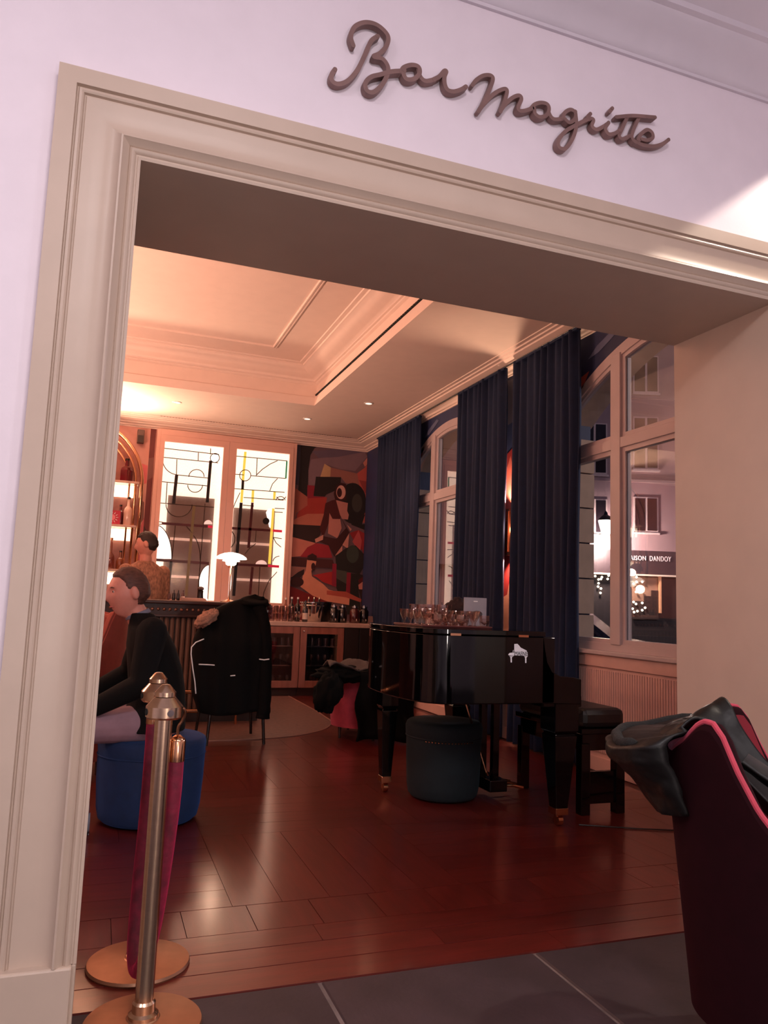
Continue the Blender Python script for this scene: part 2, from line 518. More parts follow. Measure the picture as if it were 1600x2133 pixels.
WINS = ((4.2, 1.36, 0.57), (7.78, 1.20, 0.42)); ARC = 1.92   # centre, half width, mullion offset
def archz(d, apex):
    return apex - d*d/(2*ARC)
ZSILL = 0.87; APEX = 3.27
def arch_profile(c, half, apex, n=24):
    return [(c-half+2*half*i/n, archz(-half+2*half*i/n, apex)) for i in range(n+1)]
b = MB()
XO = 3.92
b.box(XW, XO, YB, YW+0.12, -0.1, ZSILL)
ys = [YB] + [y for c, WH, MO in WINS for y in (c-WH, c+WH)] + [YW+0.12]
for y0, y1 in ((ys[0], ys[1]), (ys[2], ys[3]), (ys[4], ys[5])):
    if y1 > y0:
        b.box(XW, XO, y0, y1, ZSILL, 4.1)
for c, WH, MO in WINS:
    pr = arch_profile(c, WH, APEX)
    for (ya, za), (yb, zb) in zip(pr, pr[1:]):
        b.add([(XW, ya, za), (XW, yb, zb), (XW, yb, 4.1), (XW, ya, 4.1), (XO, ya, za), (XO, yb, zb), (XO, yb, 4.1), (XO, ya, 4.1)],
              [(0, 1, 2, 3), (4, 7, 6, 5), (0, 4, 5, 1)])
structure(b.build('wall_window', M_BLUEWALL), 'deep blue mural wall with tall arched windows', 'wall')
# low panelling under the windows: board, cap rail, slim ribs
pan = bpy.data.objects.new('trim_4', None); link(pan); pan.location = (XW, 4.6, 0)
structure(pan, 'pink beige ribbed radiator panelling under the windows', 'panelling')
M_PAN = mat('panelling_paint', (214, 172, 160), 0.5, var=0.05)
b = MB(); b.box(XW-0.03, XW, YB, YW, 0.0, ZSILL-0.02); b.build('backing_board', M_PAN, pan)
b = MB(); b.box(XW-0.075, XW+0.02, YB, YW, ZSILL-0.02, ZSILL+0.012); b.build('sill_cap', M_WINFRAME, pan, bevel=0.006)
b = MB(); b.box(XW-0.042, XW-0.03, YB, YW, 0.0, 0.105); b.build('baseboard', M_PAN, pan, bevel=0.004)
b = MB(); b.box(XW-0.048, XW-0.03, YB, YW, 0.76, ZSILL-0.02); b.build('top_rail', M_PAN, pan, bevel=0.004)
rib = None
for k in range(56):
    y = 3.85+k*0.0262
    if rib is None:
        b = MB(); b.box(XW-0.040, XW-0.03, -0.008, 0.008, 0.14, 0.735)
        rib = b.build('rib', M_PAN, pan); rib.location = (0, y-4.6+4.6, 0)
        rib.location = (0, y, 0)
    else:
        o = bpy.data.objects.new('rib', rib.data); link(o, pan); o.location = (0, y, 0)

# ---------------------------------------------------------------- windows
M_STONEX = mat('pale_stone', (196, 168, 150), 0.8, var=0.08, scale=10, bump=0.05)
def make_window(idx, c, WH, MO):
    r = bpy.data.objects.new('window_%d' % idx, None); link(r); r.location = (XW+0.06, c, ZSILL)
    structure(r, ('tall arched window nearest the doorway showing the lit street' if idx == 1 else 'farther arched window between navy curtains behind the piano'), 'window')
    x0, x1 = XW-0.005, XW+0.075
    # outer arched frame
    bb = MB()
    pr_o = arch_profile(c, WH, APEX); pr_i = arch_profile(c, WH-0.09, APEX-0.085)
    for (a, z), (a2, z2), (e, w), (e2, w2) in zip(pr_o, pr_o[1:], pr_i, pr_i[1:]):
        bb.add([(x0, a, z), (x0, a2, z2), (x0, e2, w2), (x0, e, w), (x1, a, z), (x1, a2, z2), (x1, e2, w2), (x1, e, w)], [(0, 1, 2, 3), (4, 7, 6, 5), (3, 2, 6, 7), (0, 4, 5, 1)])
    zs = archz(WH, APEX)
    bb.box(x0, x1, c-WH, c-WH+0.09, ZSILL, zs+0.005); bb.box(x0, x1, c+WH-0.09, c+WH, ZSILL, zs+0.005)
    bb.box(x0, x1, c-WH, c+WH, ZSILL+0.012, ZSILL+0.065)
    bb.build('outer_frame', M_WINFRAME, r)
    # mullions and transom
    for s in (-1, 1):
        bb = MB(); ym = c+s*MO
        bb.box(x0-0.012, x1, ym-0.055, ym+0.055, ZSILL+0.06, archz(MO, APEX)-0.05); bb.build('mullion', M_WINFRAME, r, bevel=0.004)
    bb = MB(); bb.box(x0-0.008, x1, c-WH+0.05, c+WH-0.05, 2.395, 2.475); bb.build('transom', M_WINFRAME, r, bevel=0.004)
    # sashes + panes
    cells = [(-WH+0.09, -MO-0.055), (-MO+0.055, MO-0.055), (MO+0.055, WH-0.09)]
    for (a0, a1) in cells:
        for (z0, z1) in ((ZSILL+0.065, 2.395), (2.475, None)):
            w = 0.034
            sb = MB(); xa, xb = x0+0.012, x1-0.012
            ya, yb = c+a0, c+a1
            if z1 is not None:
                sb.box(xa, xb, ya, ya+w, z0, z1); sb.box(xa, xb, yb-w, yb, z0, z1); sb.box(xa, xb, ya+w, yb-w, z0, z0+w); sb.box(xa, xb, ya+w, yb-w, z1-w, z1)
                gl = [(ya+w, z0+w), (yb-w, z0+w), (yb-w, z1-w), (ya+w, z1-w)]
            else:
                N = 10
                top = [(ya+(yb-ya)*i/N, archz(a0+(a1-a0)*i/N, APEX-0.085)) for i in range(N+1)]
                it = [(ya+w+(yb-ya-2*w)*i/N, archz(a0+w+(a1-a0-2*w)*i/N, APEX-0.085-w)) for i in range(N+1)]
                sb.box(xa, xb, ya+w, yb-w, z0, z0+w)
                sb.add([(x, y, z) for x in (xa, xb) for y, z in ((ya, z0), (ya+w, z0), (ya+w, it[0][1]), (ya, top[0][1]))], [(0, 1, 2, 3), (4, 7, 6, 5), (1, 5, 6, 2), (0, 3, 7, 4)])
                sb.add([(x, y, z) for x in (xa, xb) for y, z in ((yb, z0), (yb-w, z0), (yb-w, it[-1][1]), (yb, top[-1][1]))], [(0, 3, 2, 1), (4, 5, 6, 7), (1, 2, 6, 5), (0, 4, 7, 3)])
                for i in range(N):
                    q = [top[i], top[i+1], it[i+1], it[i]]
                    sb.add([(x, y, z) for x in (xa, xb) for y, z in q], [(0, 1, 2, 3), (4, 7, 6, 5), (3, 2, 6, 7), (0, 4, 5, 1)])
                gl = [(ya+w, z0+w), (yb-w, z0+w)] + it[::-1]
            so = sb.build('sash', M_WINFRAME, r)
            gb = MB(); gb.prism([(xa+0.022, y, z) for y, z in gl], (0.004, 0, 0)); gb.build('pane', M_WINGLASS, so)
            # silver spacer bead along the pane edge
            eb = MB()
            eb.box(xa+0.012, xa+0.02, gl[0][0], gl[0][0]+0.006, gl[0][1], gl[-1][1]-0.005); eb.box(xa+0.012, xa+0.02, gl[1][0]-0.006, gl[1][0], gl[1][1], gl[2][1]-0.005)
            eb.build('glazing_bead', M_CHROME, so)
    # stone reveal outside, coursed in blocks
    for side in (-1, 1):
        ye = c+side*WH
        for k in range(6):
            z0 = ZSILL-0.02+k*0.30
            z1 = min(z0+0.288, archz(WH, APEX)+0.02)
            if z1 > z0+0.02:
                bb = MB(); bb.box(XW+0.10, XO+0.02, ye-0.03 if side > 0 else ye-0.12, ye+0.12 if side > 0 else ye+0.03, z0, z1); bb.build('reveal_block', M_STONEX, r)
    pr = arch_profile(c, WH+0.02, APEX-0.02, 16)
    bb = MB()
    for (a, z), (a2, z2) in zip(pr, pr[1:]):
        bb.add([(x, y, zz) for x in (XW+0.10, XO+0.02) for y, zz in ((a, z), (a2, z2), (a2, z2+0.06), (a, z+0.06))], [(0, 1, 2, 3), (4, 7, 6, 5), (0, 4, 5, 1), (3, 2, 6, 7)])
    bb.build('reveal_arch', M_STONEX, r)
    return r
make_window(1, *WINS[0])
make_window(2, *WINS[1])

# ---------------------------------------------------------------- bar ceiling with a tray
TX0, TX1, TY0, TY1 = -3.0, 2.29, 4.1, 8.87
b = MB()
b.box(-3.2, TX0, YB, YW, ZC, ZC+0.1); b.box(TX1, XW, YB, YW, ZC, ZC+0.1); b.box(TX0, TX1, YB, TY0, ZC, ZC+0.1); b.box(TX0, TX1, TY1, YW, ZC, ZC+0.1)
structure(b.build('ceiling', M_CEIL), 'flat outer band of the bar ceiling', 'ceiling')
def ring(name, pr, m, lab):
    bb = MB(); n = len(pr); vs = []
    for (sx, sy) in ((TX0, TY0), (TX1, TY0), (TX1, TY1), (TX0, TY1)):
        dx = 1 if sx == TX0 else -1; dy = 1 if sy == TY0 else -1
        vs += [(sx+dx*o, sy+dy*o, z) for o, z in pr]
    fs = []
    for k in range(4):
        k2 = (k+1) % 4
        fs += [(k*n+i, k*n+i+1, k2*n+i+1, k2*n+i) for i in range(n-1)]
    bb.add(vs, fs)
    return structure(bb.build(name, m, smooth=True), lab, 'moulding')
ring('trim_5', [(0, ZC), (-0.01, ZC+0.02), (-0.03, 3.79), (-0.01, 3.80), (0.0, 3.815), (0.02, 3.82), (0.03, 3.835), (0.06, 3.845), (0.11, 3.87), (0.17, 3.905), (0.20, 3.935), (0.215, 3.94), (0.22, 3.955), (0.26, 3.96), (0.27, 3.975)], M_CEIL, 'stepped plaster moulding inside the recessed ceiling')
b = MB(); b.box(TX0-0.1, TX1+0.1, TY0-0.1, TY1+0.1, 3.97, 4.05); structure(b.build('ceiling', M_CEIL), 'recessed centre of the bar ceiling', 'ceiling')
ring('trim_6', [(0.62, 3.972), (0.625, 3.957), (0.635, 3.953), (0.645, 3.957), (0.655, 3.95), (0.67, 3.95), (0.675, 3.972)], M_CEIL, 'thin raised rectangle moulding on the recessed ceiling')
# dotted linear air slot in the tray's right face
b = MB()
for k in range(96):
    y = 4.2+k*0.048
    b.box(TX1-0.002+0.010, TX1+0.03, y, y+0.036, 3.632, 3.648)
    b.v[-8:] = [(x-0.022, yy, z) for x, yy, z in b.v[-8:]]
sl = tag(b.build('air_slot', M_DARK, loc=(TX1, 6.5, 3.64), kind='stuff'), 'dotted dark air slot along the ceiling recess', 'vent')

# cornice round the far and window walls
cpro = [(0, 3.405), (.015, 3.405), (.018, 3.418), (.04, 3.422), (.05, 3.44), (.085, 3.452), (.09, 3.463), (.13, 3.475), (.17, 3.492), (.175, 3.505), (.205, 3.508), (.21, 3.52), (.245, 3.522), (.248, 3.5305)]
bb = MB(); n = len(cpro)
vs = [(-3.2, YW-d, z) for d, z in cpro] + [(XW-d, YW-d, z) for d, z in cpro] + [(XW-d, YB, z) for d, z in cpro]
bb.add(vs, [(k*n+i, k*n+i+1, (k+1)*n+i+1, (k+1)*n+i) for k in range(2) for i in range(n-1)])
structure(bb.build('trim_7', M_CEIL, smooth=True), 'stepped plaster cornice round the bar', 'cornice')
b = MB()
for k in range(70):
    x = 0.6+k*0.038
    b.box(x, x+0.026, YW-0.30, YW-0.285, ZC-0.002, ZC+0.004)
tag(b.build('air_slot', mat('slot_shadow', (120, 84, 74), 0.8), loc=(1.9, YW-0.29, ZC), kind='stuff'), 'faint dotted air slot above the far cornice', 'vent')

# recessed downlights
for i, (x, y) in enumerate(DOWN[:3]):
    lab = ['recessed round downlight nearer the window cornice', 'recessed round downlight above the back bar', 'recessed round downlight at left above the cabinet']
    t = thing('ceiling_downlight', lab[i], 'downlight', (x, y, ZC), 'recessed ceiling downlights')
    b = MB(); b.lathe((x, y, ZC), [(0.055, 0), (0.055, -0.005), (0.04, -0.008), (0.038, 0.0)], 24, caps=False); b.build('rim', M_WHITE, t, smooth=True)
    b = MB(); b.lathe((x, y, ZC), [(0.0, -0.003), (0.038, -0.003)], 20, caps=False); b.build('lens', mat('lamp_lens', (255, 230, 210), 0.5, emit=(255, 225, 200), estr=2.2), t)
# ================================================================== SIGN
YS = YF-0.016
def zs1(p):                       # traced on the flat sign plane
    q = at(640+p[0]/2, 20+p[1]/2, 'y', YS); return Vector((q.x, YS, q.z))
SIGN = [
 [[(290,118),(262,140),(240,190),(205,260),(165,305),(125,318),(100,305),(98,280),(112,258)],
  [(188,158),(178,120),(195,80),(240,62),(290,75),(330,115),(328,155),(300,190),(272,205),(310,215),(332,250),(325,290),(300,330),(270,353),(243,345),(238,315),(262,290),(300,280),(345,268),(385,265)]],
 [[(385,268),(398,250),(430,240),(458,248),(462,275),(440,298),(410,300),(396,280),(398,262)], [(458,250),(466,285),(488,305),(525,300)]],
 [[(520,300),(545,287),(565,265),(574,266),(566,290),(568,320),(580,343),(605,350),(635,342),(655,330)]],
 [[(683,322),(700,300),(730,282),(760,282),(768,300),(750,350),(730,395),(708,432)], [(712,425),(735,395),(770,360),(808,340),(826,345),(816,390),(798,434)], [(802,425),(825,395),(855,372),(878,367),(885,382),(872,415),(878,430),(900,430),(930,420)]],
 [[(925,424),(938,405),(965,396),(992,402),(1000,422),(990,448),(962,456),(942,442),(938,420)], [(998,408),(1003,440),(1022,463),(1060,462)]],
 [[(1060,462),(1066,437),(1090,424),(1110,436),(1108,462),(1086,478),(1067,465)], [(1110,432),(1114,490),(1098,545),(1068,586),(1042,580),(1040,552),(1068,515),(1110,490),(1150,470),(1172,462)]],
 [[(1174,440),(1162,456),(1186,464),(1180,490),(1198,506),(1225,495),(1240,485)]],
 [[(1248,478),(1234,503),(1248,526),(1272,524),(1292,512)], [(1254,432),(1264,418)]],
 [[(1326,455),(1302,508),(1292,532),(1306,546),(1335,534)], [(1280,455),(1350,450),(1440,457)]],
 [[(1376,455),(1352,508),(1346,538),(1362,558),(1378,548)]],
 [[(1370,548),(1384,524),(1408,508),(1428,520),(1430,542),(1408,552),(1386,548)], [(1362,556),(1395,570),(1438,575),(1474,565),(1498,548)]],
]
sroot = thing('wall_sign', 'brown handwriting style lettering sign on the white wall above the doorway', 'sign', tuple(zs1((800, 350))))
def ribbon(bb, pts, w, y0, y1):
    P = catmull(pts, 7)
    L, R = [], []
    for i, p in enumerate(P):
        t = P[min(i+1, len(P)-1)]-P[max(i-1, 0)]
        nn = Vector((-t.z, 0, t.x)).normalized()*w/2
        L.append(p+nn); R.append(p-nn)
    n = len(P)
    vs = []
    for y, sl in ((y0, -0.002), (y1, 0.001)):
        vs += [(p.x, y+sl*i/n, p.z) for i, p in enumerate(L)] + [(p.x, y+sl*i/n, p.z) for i, p in enumerate(R)]
    fs = []
    for i in range(n-1):
        fs += [(i, i+1, n+i+1, n+i), (2*n+i, 3*n+i, 3*n+i+1, 2*n+i+1), (i, 2*n+i, 2*n+i+1, i+1), (n+i, n+i+1, 3*n+i+1, 3*n+i)]
    bb.add(vs, fs)
    for p, e in ((P[0], 0.0), (P[-1], 0.002)):
        bb.prism([(p.x+w*0.497*math.cos(2*PI*k/14), y0-0.0005-e, p.z+w*0.497*math.sin(2*PI*k/14)) for k in range(14)], (0, y1-y0-0.001, 0))
for i, letter in enumerate(SIGN):
    bb = MB()
    for j, st in enumerate(letter):
        o = 0.0012*((i*2+j) % 3)
        ribbon(bb, [zs1(p) for p in st], 0.0155 if i < 3 else 0.0145, YS-0.010-o, YS+0.012)
    bb.build('letter', M_LETTER, sroot)

# ================================================================== FAR WALL MURAL
YM = YW-0.004
def fm(p, y=YM):
    q = at(580+p[0]/5, 900+p[1]/5, 'y', y); return q
def ell(cx, cy, rx, ry, n=28, a0=0, a1=2*PI):
    return [(cx+rx*math.cos(a0+(a1-a0)*k/n), cy+ry*math.sin(a0+(a1-a0)*k/n)) for k in range(n)]
def L2(s):
    return [(s[i], s[i+1]) for i in range(0, len(s), 2)]
MUR = [
 ((112, 84, 90), L2([175,60,1180,60,1180,2000,100,2000])),
 ((66, 58, 74), L2([185,60,240,60,225,560,165,540])),
 ((30, 20, 20), L2([235,60,420,60,375,170,335,240,312,400,305,680,205,610,225,400])),
 ((132, 106, 114), L2([340,285,900,205,965,260,800,405,640,385,480,330,430,470,380,552,315,552,315,400])),
 ((104, 88, 104), L2([350,200,560,180,900,205,620,260,420,270])),
 ((196, 158, 116), L2([480,330,548,370,540,466,435,466])),
 ((156, 100, 88), L2([545,370,822,432,842,552,700,532,650,470,540,466])),
 ((140, 28, 46), L2([303,552,378,560,368,670,482,672,482,702,298,692])),
 ((168, 54, 46), L2([190,862,300,690,505,680,482,862,300,852,190,896])),
 ((172, 94, 78), L2([165,575,302,676,302,764,190,842,160,932])),
 ((190, 110, 90), L2([190,896,300,852,482,850,470,950,440,976,148,962,158,915])),
 ((32, 22, 20), L2([390,465,652,470,640,642,580,615,500,650,482,672,365,666])),
 ((46, 24, 22), L2([148,960,442,976,440,1062,380,1152,142,1092])),
 ((188, 86, 76), L2([820,430,900,370,1000,350,1060,290,1180,290,1180,960,1030,955,860,942,900,800,860,620,842,556])),
 ((206, 132, 116), L2([880,322,960,270,1040,220,1075,215,1075,332,1010,290,970,342,900,362])),
 ((150, 60, 58), L2([840,500,980,520,990,640,900,640])),
 ((30, 22, 20), ell(772, 742, 145, 212)),
 ((30, 22, 20), L2([740,880,910,860,868,962,962,962,962,1024,760,966])),
 ((62, 56, 50), ell(818, 740, 54, 96)),
 ((62, 16, 18), L2([600,560,650,528,702,540,705,700,650,722,588,702,574,640])),
 ((78, 22, 22), L2([488,742,560,710,604,702,652,872,642,912,562,902,530,842,525,942,462,1104,428,1004,470,862])),
 ((214, 160, 146), ell(650, 627, 48, 72)),
 ((58, 12, 15), ell(634, 632, 26, 48)),
 ((192, 128, 118), L2([598,710,722,740,714,822,732,862,722,912,662,906,640,862])),
 ((200, 132, 122), L2([530,844,562,906,642,906,657,1002,612,1106,514,1056])),
 ((62, 22, 22), L2([455,1082,602,1112,702,1000,650,890,740,1050,662,1182,580,1302,522,1182,398,1132])),
 ((204, 142, 128), L2([378,1116,466,1070,462,1122,386,1152])),
 ((154, 38, 42), L2([740,1052,832,1020,962,1060,1080,1180,1080,1560,950,1512,942,1282,872,1232,800,1162])),
 ((206, 142, 128), L2([736,1052,722,1216,664,1176])),
 ((206, 142, 128), L2([664,1182,662,1252,588,1286])),
 ((206, 142, 128), L2([710,962,762,1012,746,1032])),
 ((194, 84, 84), L2([832,1022,866,1132,836,1322,810,1200,768,1142])),
 ((196, 118, 102), L2([140,1092,382,1156,250,1292,132,1302])),
 ((154, 36, 48), L2([222,1302,300,1200,392,1156,522,1182,562,1312])),
 ((72, 28, 28), L2([130,1300,400,1320,562,1330,592,1422,400,1412,122,1392])),
 ((36, 30, 27), L2([590,1292,700,1210,800,1180,942,1272,952,1422,842,1482,750,1462,600,1432])),
 ((62, 68, 58), ell(770, 1272, 64, 92)),
 ((156, 104, 94), L2([122,1396,300,1412,282,1502,120,1512])),
 ((116, 18, 22), L2([115,1600,300,1680,500,1702,520,2000,100,2000])),
 ((168, 36, 38), L2([350,1492,560,1452,600,1442,600,1612,460,1562,400,1512])),
 ((36, 32, 28), L2([600,1500,752,1470,850,1480,830,1660,860,1900,700,1900,600,1620])),
 ((76, 74, 64), L2([600,1432,712,1452,706,1582,600,1522])),
 ((142, 26, 52), L2([560,1370,602,1372,597,1612,554,1602])),
 ((138, 28, 46), L2([710,1462,752,1466,742,1692,700,1662])),
 ((46, 28, 26), L2([850,1482,1080,1500,1080,2000,860,2000,860,1752,830,1640])),
 ((216, 142, 116), L2([296,1330,392,1346,376,1420,340,1442,346,1502,462,1582,522,1642,682,1682,742,1692,732,1802,500,1762,350,1702,228,1612,250,1502,282,1442])),
 ((50, 15, 15), L2([300,1334,300,1290,350,1264,396,1290,392,1342])),
 ((58, 14, 16), ell(360, 1402, 22, 40)),
 ((184, 84, 68), L2([500,1650,700,1662,862,1742,852,1772,700,1722,500,1692])),
 ((40, 20, 22), L2([122,1522,200,1460,266,1428,262,1482,200,1532])),
 ((60, 22, 24), ell(190, 1562, 70, 50)),
 ((206, 132, 116), L2([828,1592,900,1560,1080,1572,1080,1692,962,1702,930,1642,834,1637])),
 ((92, 14, 16), L2([828,1542,930,1510,1080,1532,1080,1567,900,1557,834,1582])),
]
mur = thing('wall_mural', 'cubist mural of two faceless seated figures beside the lit cabinet', 'mural', (3.0, YM, 2.1))
for i, (c, poly) in enumerate(MUR):
    bb = MB(); y = YM-0.0004*i
    pts = []
    for p in poly:
        q = fm(p, YM); pts.append((min(max(q.x, 2.50), XW-0.002), y, min(max(q.z, 0.9), 3.42)))
    bb.prism(pts, (0, 0.0003, 0))
    bb.build('painted_shape', mat('mural_paint_%d_%d_%d' % c, c, 0.6, var=0.06, scale=6), mur)
# painted strips between arched shelf and cabinet
mur2 = thing('wall_mural', 'pink and maroon painted strips between arched shelf and cabinet', 'mural', (0.5, YM, 2.0))
def sh(poly, c, i):
    bb = MB(); bb.prism([(x, YM-0.0004*i, z) for x, z in poly], (0, 0.0003, 0)); bb.build('painted_shape', mat('mural_paint_%d_%d_%d' % c, c, 0.6, var=0.06, scale=6), mur2)
sh([(-0.6, 1.0), (0.58, 1.0), (0.58, 3.42), (-0.6, 3.42)], (206, 150, 138), 0)
sh([(0.24, 2.75), (0.42, 2.92), (0.5, 2.90), (0.5, 2.66), (0.40, 2.62), (0.30, 2.66)], (206, 104, 108), 1)
sh([(0.43, 2.46), (0.49, 2.40), (0.50, 2.18), (0.43, 2.05)], (120, 84, 76), 2)
sh([(0.43, 1.2), (0.43, 1.98), (0.505, 2.2), (0.51, 1.2)], (186, 92, 96), 3)
sh([(0.505, 1.2), (0.505, 3.42), (0.575, 3.42), (0.575, 1.2)], (96, 34, 34), 4)
sh([(0.505, 1.7), (0.505, 2.1), (0.575, 1.98), (0.575, 1.7)], (52, 14, 16), 5)
sh([(0.505, 3.0), (0.505, 2.7), (0.575, 2.75), (0.575, 3.02)], (112, 70, 66), 6)

# ================================================================== BACKLIT LEADED-GLASS CABINET
YG = YW-0.095
M_CABF = mat('cabinet_paint', (226, 178, 162), 0.45, var=0.03)
M_LIT = mat('light_panel', (255, 245, 232), 0.6, emit=(255, 232, 216), estr=1.7)
M_OPAL = mat('lit_opal_glass', (255, 250, 244), 0.4, emit=(255, 244, 230), estr=1.25)
M_PALE = mat('lit_pale_glass', (240, 214, 205), 0.4, emit=(232, 205, 196), estr=0.55)
M_LEAD = mat('lead_came', (52, 38, 32), 0.5, 0.3, var=0.1)
M_BLKG = mat('black_glass', (26, 18, 16), 0.25)
M_YEL = mat('yellow_glass', (226, 200, 70), 0.3, emit=(226, 205, 84), estr=0.75)
M_OLIVE = mat('olive_glass', (104, 84, 52), 0.3, emit=(104, 84, 52), estr=0.15)
M_MAR = mat('maroon_glass', (72, 24, 26), 0.3)
M_REDG = mat('red_glass', (190, 30, 60), 0.3, emit=(190, 30, 60), estr=0.55)
M_GREENG = mat('green_glass', (36, 128, 88), 0.3, emit=(36, 128, 88), estr=0.55)
M_SMOKE = glassmat('smoked_glass', (142, 118, 112), 0.6, 0.3)
M_FROST = glassmat('rippled_glass', (250, 244, 238), 1.0, 0.15, haze=0.12)
cab = thing('display_cabinet', 'backlit wall cabinet with two leaded glass doors behind the bar', 'cabinet', (1.55, YW-0.07, 1.1))
CX0, CX1, CXM, CZ0, CZ1 = 0.585, 2.505, 1.552, 1.06, 3.40
b = MB(); b.box(CX0, CX0+0.05, YW-0.115, YW, CZ0, CZ1); b.box(CX1-0.05, CX1, YW-0.115, YW, CZ0, CZ1); b.box(CX0+0.05, CX1-0.05, YW-0.115, YW, 3.32, CZ1); b.box(CX0+0.05, CX1-0.05, YW-0.115, YW, CZ0, CZ0+0.04)
b.build('carcase', M_CABF, cab, bevel=0.004)
b = MB(); b.box(CX0+0.03, CX1-0.03, YW-0.012, YW-0.006, CZ0+0.03, 3.33); b.build('light_panel', M_LIT, cab)
def zg(p, y=YG):
    q = at(230+p[0]/3.902, 870+p[1]/3.902, 'y', y)
    return Vector((q.x-0.032*(3.23-q.z), y, q.z))
doors = []
for k, (a, c) in enumerate(((CX0+0.05, CXM-0.002), (CXM+0.002, CX1-0.05))):
    d = MB(); y0, y1 = YW-0.128, YW-0.085
    wl, wr = (0.056, 0.075) if k == 0 else (0.10, 0.052)
    d.box(a, a+wl, y0, y1, CZ0+0.04, 3.318); d.box(c-wr, c, y0, y1, CZ0+0.04, 3.318)
    d.box(a+wl, c-wr, y0, y1, CZ0+0.04, CZ0+0.075); d.box(a+wl, c-wr, y0, y1, 3.235, 3.318)
    do = d.build('door', M_CABF, cab)
    d = MB(); d.box(a+0.04, c-0.04, YG+0.004, YG+0.007, CZ0+0.06, 3.25); d.build('clear_pane', M_FROST, do)
    doors.append(do)
for k, (x0, x1, z1) in enumerate(((0.79, 1.405, 2.52), (1.672, 2.25, 2.42))):
    b = MB(); b.box(x0, x1, YW-0.05, YW-0.03, CZ0+0.04, z1); b.build('smoked_board', M_SMOKE, cab)  # smoked glass board in front of the light panel
    for z in (1.92, 1.42):
        b = MB(); b.box(x0+0.06, x1-0.02, YW-0.056, YW-0.048, z, z+0.035); b.build('shelf_strip', M_PALE, cab)
def bar(door, p, q, w, m, name='glass_piece', dy=0.0):
    a, c = zg(p), zg(q); t = (c-a); nn = Vector((-t.z, 0, t.x)).normalized()*w/2
    bb = MB(); o = Vector((0, -0.004-dy, 0))
    bb.prism([a+nn+o, c+nn+o, c-nn+o, a-nn+o], (0, 0.006, 0)); bb.build(name, m, door)
def lead(door, pts, r=0.0058):
    bb = MB(); bb.tube([zg(p)+Vector((0, -0.002, 0)) for p in pts], r, 5); bb.build('lead_came', M_LEAD, door)
def disc(door, pts, m, dy=0.0):
    bb = MB(); bb.prism([zg(p)+Vector((0, -0.003-dy, 0)) for p in pts], (0, 0.004, 0)); bb.build('glass_piece', m, door)
def arc(cx, cy, rx, ry, a0, a1, n=16):
    return [(cx+rx*math.cos(math.radians(lerp(a0, a1, k/n))), cy+ry*math.sin(math.radians(lerp(a0, a1, k/n)))) for k in range(n+1)]
D = doors[0]
for l in ([(428,248),(885,300)], [(428,322),(880,368)], [(540,465),(800,492)], [(412,520),(800,556)], [(395,693),(860,730)], [(385,845),(445,850)], [(385,868),(445,868)], [(545,340),(545,465)], [(717,285),(717,352)], [(815,250),(815,300)], [(472,530),(468,700)], [(785,700),(748,1460)], [(550,880),(530,1160)], [(640,885),(690,940)]):
    lead(D, l)
lead(D, arc(560, 330, 132, 135, 180, 95)); lead(D, arc(708, 482, 62, 60, 180, 360)); lead(D, arc(700, 548, 60, 60, 0, 180)); lead(D, arc(575, 705, 106, 102, 0, 180)); lead(D, arc(640, 1160, 120, 230, 300, 360))
disc(D, arc(852, 328, 36, 36, 0, 360, 24), M_OPAL); lead(D, arc(852, 328, 37, 37, 0, 360, 24))
disc(D, [(390, 870)]+arc(385, 1150, 145, 278, 270, 360)+[(390, 1150)], M_OPAL); lead(D, arc(385, 1150, 145, 278, 270, 360))
disc(D, [(832, 1200)]+arc(836, 1345, 80, 146, 270, 90, 20)+[(828, 1490)], M_OPAL); lead(D, arc(836, 1345, 80, 146, 270, 90, 20))
disc(D, arc(815, 868, 34, 34, 180, 360), M_PALE)
bar(D, (819,350), (802,690), 0.040, M_BLKG); bar(D, (547,468), (530,700), 0.042, M_BLKG); bar(D, (697,720), (655,1450), 0.036, M_OLIVE, dy=0.002); bar(D, (440,860), (812,886), 0.034, M_MAR); bar(D, (815,886), (850,890), 0.034, M_REDG); bar(D, (405,1157), (832,1186), 0.036, M_MAR); bar(D, (526,1170), (508,1460), 0.034, M_BLKG)
D = doors[1]
for l in ([(1012,312),(1440,352)], [(1006,460),(1090,466)], [(1145,472),(1430,495)], [(998,577),(1425,608)], [(1095,650),(1420,672)], [(1090,712),(1180,720)], [(1350,738),(1430,742)], [(1350,768),(1415,772)], [(1195,330),(1193,475)], [(1205,920),(1200,1010)], [(1245,1215),(1240,1450)], [(1345,975),(1415,985)]):
    lead(D, l)
lead(D, [(1195,465),(1240,420),(1300,378),(1360,350)]); lead(D, arc(1102, 470, 45, 45, 0, 360, 22)); lead(D, [(1305,597),(1325,540),(1365,495)]); lead(D, arc(1395, 680, 38, 38, 190, 350)); lead(D, arc(1400, 630, 40, 38, 20, 160)); lead(D, [(1005,760),(1030,690),(1065,610)])
lead(D, arc(975, 990, 60, 75, 270, 450)); lead(D, [(1345,975),(1370,1020),(1412,1055)]); lead(D, arc(1400, 1170, 50, 42, 180, 270)); lead(D, [(1385,1255),(1320,1330),(1285,1420),(1278,1470)]); lead(D, [(1120,1110),(1150,1070),(1205,1025)])
disc(D, [(1280,770),(1300,742),(1340,740),(1330,905),(1310,890),(1295,830)], M_OPAL)
disc(D, arc(1283, 842, 27, 27, 0, 360, 20), M_BLKG, 0.002); disc(D, arc(1255, 1196, 46, 36, 180, 360), M_PALE)
disc(D, arc(990, 1330, 28, 120, 270, 450, 20)+[(975,1440),(975,1215)], M_OPAL)
